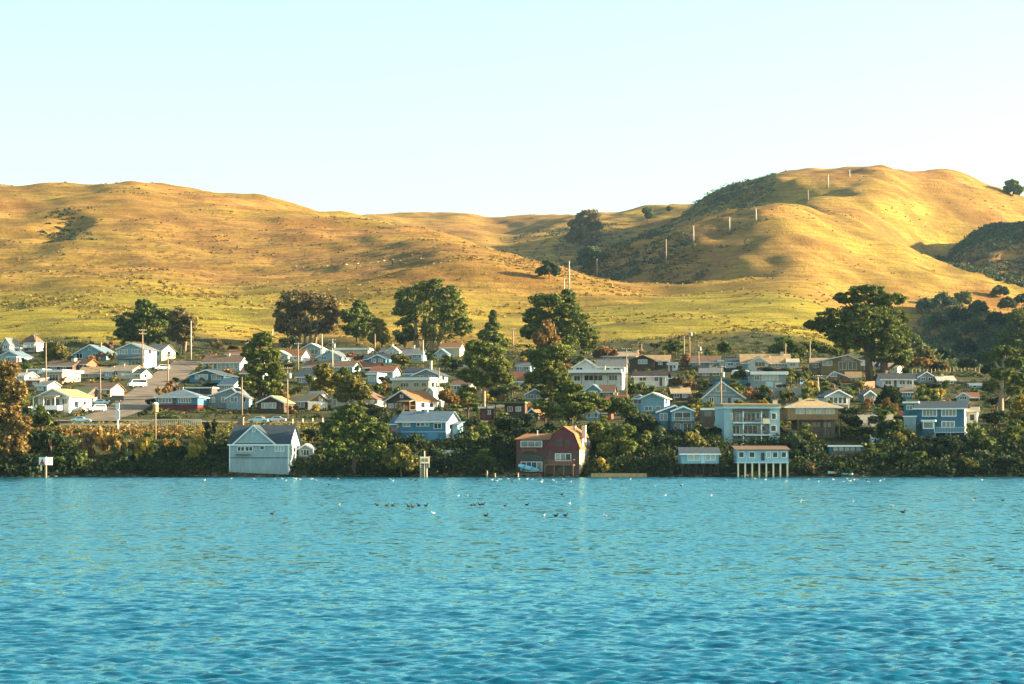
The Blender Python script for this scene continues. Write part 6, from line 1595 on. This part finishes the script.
fence_line('board_fence', 'dull red board fence behind the garden shed under the huge cypress', hz(864, 389), hz(876, 388), 1.9, 'board', WALL['rust'])
fence_line('board_fence', 'cream board fence climbing from the white waterfront house to the parked cars', hz(82, 413), hz(97, 403), 1.5, 'board', WALL['cream'])
fence_line('post_fence', 'line of pale fence posts crossing the sunlit strip at the foot of the ravine', hz(885, 374), hz(990, 372), 1.2, 'post', M_POLE)
fence_line('board_fence', 'dark board fence in front of the trailer, left of the grey blue house', hz(712, 384), hz(752, 386), 1.5, 'board', WALL['teal'])
P1 = hz(856, 427); t = fence_line('retaining_wall', 'grey stone retaining wall below the parked dark cars', P1, hz(893, 426), 2.6, 'board', M_CONC, cat='wall')
P1 = hz(296, 433); fence_line('retaining_wall', 'low pale stone edging below the row of fence posts', P1, hz(324, 433), 0.6, 'board', paint_mat('pale_stone', (0.5, 0.45, 0.38), 0.9, 0, 0.5), cat='wall')
p = hz(604, 477); m = MB(); m.box(-2.6, 8.5, -0.6, 2.6, -0.5, 0.75); tag(m.build('sea_wall', paint_mat('tan_concrete', (0.42, 0.27, 0.13), 0.9, 0, 0.4), None), 'low sunlit tan sea wall right of the red waterfront house', 'sea wall').location = (p.x, p.y, 0)

# ================================================================ VEHICLES
CARP = {k: paint_mat('car_paint_' + k, v, 0.25, 0, 0.03, 0.6) for k, v in dict(white=(0.72, 0.72, 0.70), blue=(0.35, 0.55, 0.65), dark=(0.03, 0.035, 0.045), silver=(0.45, 0.48, 0.50), red=(0.25, 0.04, 0.03)).items()}
M_LAMP = paint_mat('head_lamp', (0.7, 0.7, 0.65), 0.2)
def car(px, py, col, heading, label, kind='sedan', up=0.15):
    p = hz(px, py, up)
    t = thing('parked_car' if kind != 'van' else 'parked_van', label, 'car' if kind != 'van' else 'van', tuple(p), R(heading), 'vehicles parked along the streets')
    if kind == 'sedan':
        prof = [(-2.2, 0.35), (2.2, 0.35), (2.25, 0.75), (1.9, 0.9), (1.0, 0.98), (-1.6, 0.98), (-2.25, 0.9)]
        cab = [(1.0, 0.985), (0.45, 1.42), (-0.95, 1.42), (-1.6, 0.985)]
    elif kind == 'suv':
        prof = [(-2.2, 0.4), (2.25, 0.4), (2.3, 0.95), (1.2, 1.08), (-2.2, 1.08)]
        cab = [(1.2, 1.085), (0.7, 1.72), (-2.05, 1.72), (-2.2, 1.085)]
    else:
        prof = [(-2.5, 0.4), (2.5, 0.4), (2.5, 1.0), (2.0, 1.25), (-2.5, 1.25)]
        cab = [(2.0, 1.255), (1.5, 2.15), (-2.45, 2.15), (-2.5, 1.255)]
    b = MB(); b.prism(prof[::1], 'x', 0, 0) if False else None
    def px_(pr, w): return [(x, z) for x, z in pr], w
    body = MB()
    body.prism(prof, 'y', -0.88, 0.88)
    bo = body.build('body', CARP[col], t)
    md = bo.modifiers.new('soft', 'BEVEL'); md.width = 0.07; md.segments = 2; md.limit_method = 'ANGLE'
    c = MB(); c.prism(cab, 'y', -0.74, 0.74)
    co = c.build('cabin', CARP[col], t)
    md = co.modifiers.new('soft', 'BEVEL'); md.width = 0.06; md.segments = 2
    xa, xb = cab[1][0], cab[2][0]; z0, z1 = cab[0][1] + 0.07, cab[1][1] - 0.1
    g = MB()
    for sy in (-1, 1):
        g.box(xb + 0.05, xa - 0.02, sy * 0.745 - 0.012, sy * 0.745 + 0.012, z0, z1)
    fx = (cab[0][0] + cab[1][0]) / 2 + 0.04; bx = (cab[2][0] + cab[3][0]) / 2 - 0.04
    dxf = (cab[0][0] - cab[1][0]) * 0.36; dxb = (cab[2][0] - cab[3][0]) * 0.36
    zm0 = cab[0][1] + 0.08; zm1 = cab[1][1] - 0.08
    g.add([(fx + dxf, -0.62, zm0), (fx + dxf, 0.62, zm0), (fx - dxf, 0.62, zm1), (fx - dxf, -0.62, zm1)], [(0, 1, 2, 3)])
    g.add([(bx - dxb, -0.62, zm0), (bx - dxb, 0.62, zm0), (bx + dxb, 0.62, zm1), (bx + dxb, -0.62, zm1)], [(3, 2, 1, 0)])
    g.build('windows', GLASS[0], t)
    for sx in (-1.4, 1.4):
        for sy in (-0.84, 0.84):
            w = MB().tube([(sx, sy - 0.1, 0.33), (sx, sy + 0.1, 0.33)], 0.34, 14).build('wheel', M_TYRE, t)
            MB().tube([(sx, sy - 0.115, 0.33), (sx, sy + 0.115, 0.33)], 0.2, 10).build('rim', M_METAL, w)
    for sy in (-0.6, 0.6):
        MB().box(prof[2][0] - 0.1, prof[2][0] + 0.03, sy - 0.16, sy + 0.16, 0.62, 0.78).build('headlight', M_LAMP, t)
for a in [(96.5, 412.5, 'white', 215, 'white car with dark windscreen parked at the foot of the street', 'suv'), (99, 406, 'blue', 200, 'pale blue car parked uphill of the white car at the street foot', 'sedan'), (81, 424, 'blue', 5, 'pale blue car behind the guard rail', 'sedan'), (115, 403, 'dark', 190, 'dark car in the hedge shade at the street side', 'suv'),
          (137, 388, 'white', 210, 'white van parked on the street below the cream flat fronted house', 'van'), (162, 371, 'white', 200, 'white car near the top of the street', 'suv'), (258, 424, 'blue', 182, 'pale blue saloon parked behind the roof of the large grey house', 'sedan'), (276, 423.5, 'silver', 178, 'silver pickup like car right of the pale blue saloon', 'sedan'),
          (803, 388, 'blue', 265, 'pale blue van facing the viewer behind the grey board fence', 'van'), (877, 418, 'dark', 250, 'dark car left of the small golden tree', 'sedan'), (887, 418, 'dark', 180, 'dark car directly under the small golden tree', 'suv'), (897, 418, 'red', 200, 'dull red car right of the small golden tree', 'sedan'), (209, 393.6, 'silver', 270, 'silver car nosing out of the dark double carport', 'sedan')]:
    car(*a)
p = hz(740.5, 380)
t = thing('camper_trailer', 'white camper trailer behind the dark board fence left of the grey blue house', 'trailer', tuple(p), R(4))
s_ = p.y / FPX; w_ = 17 * s_ / 2
b = MB().prism([(-w_, 0.7), (w_, 0.7), (w_, 2.3), (w_ - 0.5, 2.75), (-w_ + 0.3, 2.75), (-w_, 2.3)], 'y', -1.1, 1.1).build('body', CARP['white'], t)
md = b.modifiers.new('soft', 'BEVEL'); md.width = 0.12; md.segments = 3; md.limit_method = 'ANGLE'
for q in (-1.4, 0.1):
    MB().box(q, q + 1.1, -1.125, -1.09, 1.5, 2.15).build('window', GLASS[0], t)
MB().box(1.5, 2.1, -1.12, -1.09, 0.85, 2.3).build('door', TRIM['paleblue'], t)
for q in (-0.4, 0.4):
    MB().tube([(q, -1.0, 0.36), (q, -0.8, 0.36)], 0.36, 12).build('wheel', M_TYRE, t)
MB().tube([(w_, 0, 0.75), (w_ + 1.1, 0, 0.55)], 0.06, 6).build('hitch', M_METAL, t)

# ================================================================ BOATS
def hull(label, loc, rz, L, B_, D, mat, tilt=(0, 0), over=False, name='rowing_boat', cover=None):
    t = thing(name, label, 'boat', loc, rz)
    t.rotation_euler = (tilt[0] + (math.pi if over else 0), tilt[1], rz)
    n = 13
    vs, fs = [], []
    for i in range(n):
        f = i / (n - 1)
        wd = B_ / 2 * max(0.05, math.sin(math.pi * min(1, 0.12 + f * 0.88)) ** 0.7)
        x = -L / 2 + L * f
        sh = 0.25 * D * (2 * f - 1) ** 2
        vs += [(x, -wd, D + sh), (x, -wd * 0.75, D * 0.35), (x, 0, 0.04), (x, wd * 0.75, D * 0.35), (x, wd, D + sh)]
    for i in range(n - 1):
        for j in range(4):
            a = i * 5 + j
            fs.append((a, a + 1, a + 6, a + 5))
    fs += [(4, 3, 2, 1, 0), tuple((n - 1) * 5 + j for j in range(5))]
    o = MB().add(vs, fs).build('hull', mat, t, True)
    md = o.modifiers.new('thick', 'SOLIDIFY'); md.thickness = 0.05
    for q in (-0.2, 0.15):
        MB().box(L * q - 0.12, L * q + 0.12, -B_ * 0.4, B_ * 0.4, D * 0.75, D * 0.8).build('thwart', M_WOOD, t)
    if cover:
        vs = [(v[0], v[1] * 1.04, v[2] + 0.03) for i, v in enumerate(vs) if i % 5 in (0, 4)]
        top = []
        for i in range(n):
            a, b = vs[2 * i], vs[2 * i + 1]
            top += [a, (a[0], 0, a[2] + 0.5), b]
        MB().add(top, [(i * 3 + j, i * 3 + j + 1, i * 3 + j + 4, i * 3 + j + 3) for i in range(n - 1) for j in range(2)]).build('cover', cover, t)
    return t
Bl = paint_mat('boat_blue', (0.20, 0.50, 0.68), 0.35); Bw = paint_mat('boat_white', (0.70, 0.70, 0.66), 0.4)
hull('light blue skiff leaning against the lower windows of the red waterfront house', ((528.5 - 512) * 500.5 / FPX, 500.6, CAMH - (469.4 - HOR) * 500.5 / FPX), R(-6), 4.3, 1.1, 0.5, Bl, (R(40), R(13)))
p = hz(453, 455, 0.9); hull('white upturned boat on the bank below the bright blue long house', tuple(p), R(-15), 3.6, 1.6, 0.8, Bw, over=True)
p = hz(452, 455.5, 0.0)
p = hz(881, 446, 0.2); hull('boat under a pale grey cover on the shaded bank below the retaining wall', tuple(p), R(6), 4.6, 1.9, 0.9, Bw, cover=paint_mat('tarpaulin', (0.35, 0.38, 0.37), 0.7))
p = hz(834, 475, 0.1); hull('white dinghy at the water under the dark weathered boathouse', (p.x, p.y, max(0.3, p.z)), R(20), 2.6, 1.2, 0.5, Bw)
p = hz(847, 476, 0.1); hull('small blue dinghy right of the white dinghy under the dark boathouse', (p.x, p.y, max(0.3, p.z)), R(-8), 2.4, 1.1, 0.4, Bl)

# ================================================================ MARKERS AND POSTS
def wx(px, Y): return (px - 512) * Y / FPX
def wz(py, Y): return CAMH + (HOR - py) * Y / FPX
Y = 489.0; s_ = Y / FPX
t = thing('channel_marker', 'channel marker with red triangle board and white board in a V on a brown pile', 'channel marker', (wx(45.8, Y), Y, 0), 0)
MB().tube([(0, 0, -2), (0, 0, 4.1)], [0.24, 0.2], 10).build('pile', M_POLE, t, True)
lb = MB().box(-1.35, 0.0, -0.05, 0.0, -0.75, 0.75).build('left_board', TRIM['white'], t); lb.location = (0.0, -0.3, 3.2); lb.rotation_euler = (0, 0, R(-12))
MB().add([(-1.25, -0.056, -0.72), (-0.1, -0.056, -0.72), (-0.65, -0.056, 0.55), (-1.25, -0.07, -0.72), (-0.1, -0.07, -0.72), (-0.65, -0.07, 0.55)], [(0, 1, 2), (5, 4, 3), (0, 3, 4, 1), (1, 4, 5, 2), (2, 5, 3, 0)]).build('red_triangle', paint_mat('marker_red', (0.42, 0.07, 0.02), 0.6), lb)
rb = MB().box(0.0, 1.35, -0.05, 0.0, -0.75, 0.75).build('right_board', TRIM['white'], t); rb.location = (0.05, -0.32, 3.2); rb.rotation_euler = (0, 0, R(22))
for z in (0.25, -0.3):
    MB().box(0.35, 0.95, -0.066, -0.052, z - 0.11, z + 0.11).build('number_bar', paint_mat('faded_lettering', (0.45, 0.22, 0.08), 0.7), rb)
MB().box(-1.0, -0.72, -0.28, -0.22, 1.35, 2.4).build('hanging_board', TRIM['cream'], t)
Y = 491.0
t = thing('channel_marker', 'channel marker with a white two panel board, twin piles and ladder, before the yellow willow', 'channel marker', (wx(425, Y), Y, 0), R(8))
for q, hh in ((-0.12, 5.2), (0.32, 4.0)):
    MB().tube([(q, 0, -2), (q, 0, hh)], [0.17, 0.14], 9).build('pile', M_POLEPALE, t, True)
b = MB(); b.box(-0.95, 0.8, -0.28, -0.2, 2.75, 4.05); bo = b.build('board', TRIM['cream'], t)
for q in (-0.75, 0.0):
    MB().box(q, q + 0.6, -0.3, -0.282, 3.05, 3.75).build('dark_panel', paint_mat('faded_panel', (0.20, 0.16, 0.12), 0.7), bo)
for q in (-0.95, 0.8):
    MB().box(q - 0.08, q + 0.08, -0.2, 0.0, 1.9, 4.15).build('bracket', TRIM['cream'], t)
l = MB()
for q in (-0.95, -0.6):
    l.box(q - 0.04, q + 0.04, -0.2, -0.12, -1.0, 2.6)
for k in range(8):
    l.box(-0.9, -0.65, -0.19, -0.13, -0.2 + k * 0.35, -0.12 + k * 0.35)
l.build('ladder', M_POLEPALE, t)
p = hz(118, 432)
t = thing('signpost', 'white double board signpost on the shore road at the street foot', 'signpost', tuple(p), R(-35))
s_ = p.y / FPX
MB().box(-0.1, 0.1, -0.1, 0.1, -1, 29 * s_).build('post', TRIM['white'], t)
MB().box(-0.55, 0.55, -0.16, -0.103, 22.5 * s_, 29 * s_).build('board', TRIM['white'], t); MB().box(-0.6, 0.6, -0.16, -0.103, 12 * s_, 21.5 * s_).build('board', TRIM['white'], t)
Y = 497.0
for i, (px, a) in enumerate(((487, 471.5), (518, 473.5), (495, 474))):
    tag(MB().tube([(0, 0, -1.5), (0, 0, (478 - a) * Y / FPX)], [0.2, 0.16], 8).build('mooring_pile', M_POLE, None, True), ('tallest brown mooring pile left of the red waterfront house', 'short mooring pile at the corner of the red waterfront house', 'stubby mooring pile between the taller pile and the red house')[i], 'mooring pile').location = (wx(px, Y), Y, 0)
p = hz(441, 409)
t = thing('gas_tank', 'upright white gas tank at the foot of the bare pole', 'tank', tuple(p))
MB().tube([(0, 0, -0.3), (0, 0, 0.1), (0, 0, 1.7), (0, 0, 2.0)], [0.4, 0.5, 0.5, 0.2], 14).build('tank', TRIM['white'], t, True); MB().tube([(0, 0, 1.95), (0, 0, 2.2)], 0.12, 8).build('valve', M_METAL, t)

# ---- pale stones on the left hill
ROCKM = paint_mat('pale_rock', (0.62, 0.54, 0.42), 0.95, 0, 0.3)
rr = random.Random(9)
def rock_mesh(seed):
    bm = bmesh.new(); bmesh.ops.create_icosphere(bm, subdivisions=2, radius=1.0)
    q = random.Random(seed)
    for v in bm.verts:
        v.co *= 0.8 + 0.4 * q.random()
        v.co.z *= 0.6
    me = bpy.data.meshes.new('boulder'); bm.to_mesh(me); bm.free(); me.materials.append(ROCKM)
    return me
RM = [rock_mesh(k) for k in range(3)]
for i, (px, py) in enumerate([(296, 267), (303, 268), (327, 266), (346, 265), (358, 264), (370, 263.5), (378, 262.5), (384, 261), (393, 260), (400, 261), (421, 259)]):
    p = hit(px, py)
    o = bpy.data.objects.new('boulder', RM[i % 3]); COL.objects.link(o); o.location = p + Vector((0, 0, 0.2)); q = rr.uniform(0.35, 0.6); o.scale = (q * 1.5, q, q); o.rotation_euler = (0, 0, rr.uniform(0, 6))
    tag(o, 'small pale boulder in the scattered line across the left hill slope', 'boulder', 'pale boulders on the left hill')

# ================================================================ BIRDS
def bird_mesh(name, body, mats):
    bm = bmesh.new()
    def blob(c, r, seg=10):
        g = bmesh.ops.create_uvsphere(bm, u_segments=seg, v_segments=7, radius=1.0)
        for v in g['verts']:
            v.co = Vector((v.co.x * r[0] + c[0], v.co.y * r[1] + c[1], v.co.z * r[2] + c[2]))
    blob((0, 0, 0.09), (0.27, 0.13, 0.12)); blob((-0.26, 0, 0.14), (0.12, 0.06, 0.04)); blob((0.20, 0, 0.22), (0.06, 0.055, 0.12)); blob((0.24, 0, 0.33), (0.075, 0.06, 0.06)); blob((0.33, 0, 0.32), (0.06, 0.02, 0.018))
    me = bpy.data.meshes.new(name); bm.to_mesh(me); bm.free()
    for p_ in me.polygons:
        p_.use_smooth = True
    me.materials.append(mats)
    return me
GULL = bird_mesh('gull', 0, paint_mat('gull_plumage', (0.48, 0.47, 0.45), 0.8, 0, 0.1)); DUCK = bird_mesh('duck', 0, paint_mat('duck_plumage', (0.035, 0.028, 0.022), 0.8, 0, 0.2))
def bird(px, py, me, label, sc, group):
    Yb = CAMH * FPX / (py - HOR)
    o = bpy.data.objects.new('gull' if me is GULL else 'duck', me); COL.objects.link(o)
    o.location = (wx(px, Yb), Yb, 0.02); o.scale = (sc, sc, sc); o.rotation_euler = (0, 0, rr.choice((0, 3.14)) + rr.uniform(-0.5, 0.5))
    tag(o, label, 'bird', group)
DK = [(377.5, 506), (387, 506.2), (393, 506), (409, 507), (413, 507.4), (419, 506), (426, 506.3), (472, 505.8), (475, 505.6), (480, 505.4), (483, 505), (505.5, 506.4), (527, 505.6), (272.5, 514.6), (486, 516.5), (556, 516.6), (565.5, 516.3), (329, 485), (562, 495), (681, 486), (1003, 501), (903, 513), (974, 500)]
for x, y in DK:
    nearrow = 370 < x < 530 and y < 510
    bird(x, y, DUCK, 'dark duck in the loose row floating on the bay ahead of the lattice marker' if nearrow else 'single dark duck floating apart on the open bay', 0.7 if x in (409, 411) else 0.6, 'dark ducks floating on the bay')
for x, y in [(458, 496.5), (467, 496), (433, 514), (338.5, 505.5), (569, 504.3), (665, 496), (711, 496), (655, 486.5), (704.5, 480.5), (760.5, 483.5), (803, 501.5), (852, 502.4), (892, 506.6), (543, 516.4), (605, 516.8), (556, 483), (973, 500.6), (682, 485.6), (800, 502)]:
    bird(x, y, GULL, 'white gull floating on the open bay away from the shore', 0.5, 'white gulls floating on the bay')
for i in range(62):
    x = rr.choice([rr.gauss(270, 25), rr.gauss(300, 70), rr.gauss(520, 40), rr.uniform(380, 640), rr.uniform(700, 1010), rr.gauss(850, 30)])
    if 0 < x < 1024:
        y = rr.choice([479, 479.6, 480.2, 481, 482]) + rr.uniform(0, 0.6)
        bird(x, y, GULL, 'white gull resting on the calm water close under the shore', 0.7, 'white gulls close under the shore') if rr.random() < 0.82 else bird(x, y, DUCK, 'tiny dark duck on the calm water close under the shore', 0.7, 'dark ducks close under the shore')
# ================================================================ HAZE
hm = bpy.data.materials.new('haze_air')
hm.use_nodes = True
hn = hm.node_tree.nodes; hn.clear()
ho = hn.new('ShaderNodeOutputMaterial')
hv = hn.new('ShaderNodeVolumePrincipled')
hv.inputs['Color'].default_value = (0.42, 0.72, 1.0, 1)
hv.inputs['Density'].default_value = 0.00002
hv.inputs['Anisotropy'].default_value = 0.2
hm.node_tree.links.new(hv.outputs[0], ho.inputs['Volume'])
haze = MB().box(-7000, 7000, -700, 5100, -11, 440).build('haze', hm)
haze['kind'] = 'stuff'
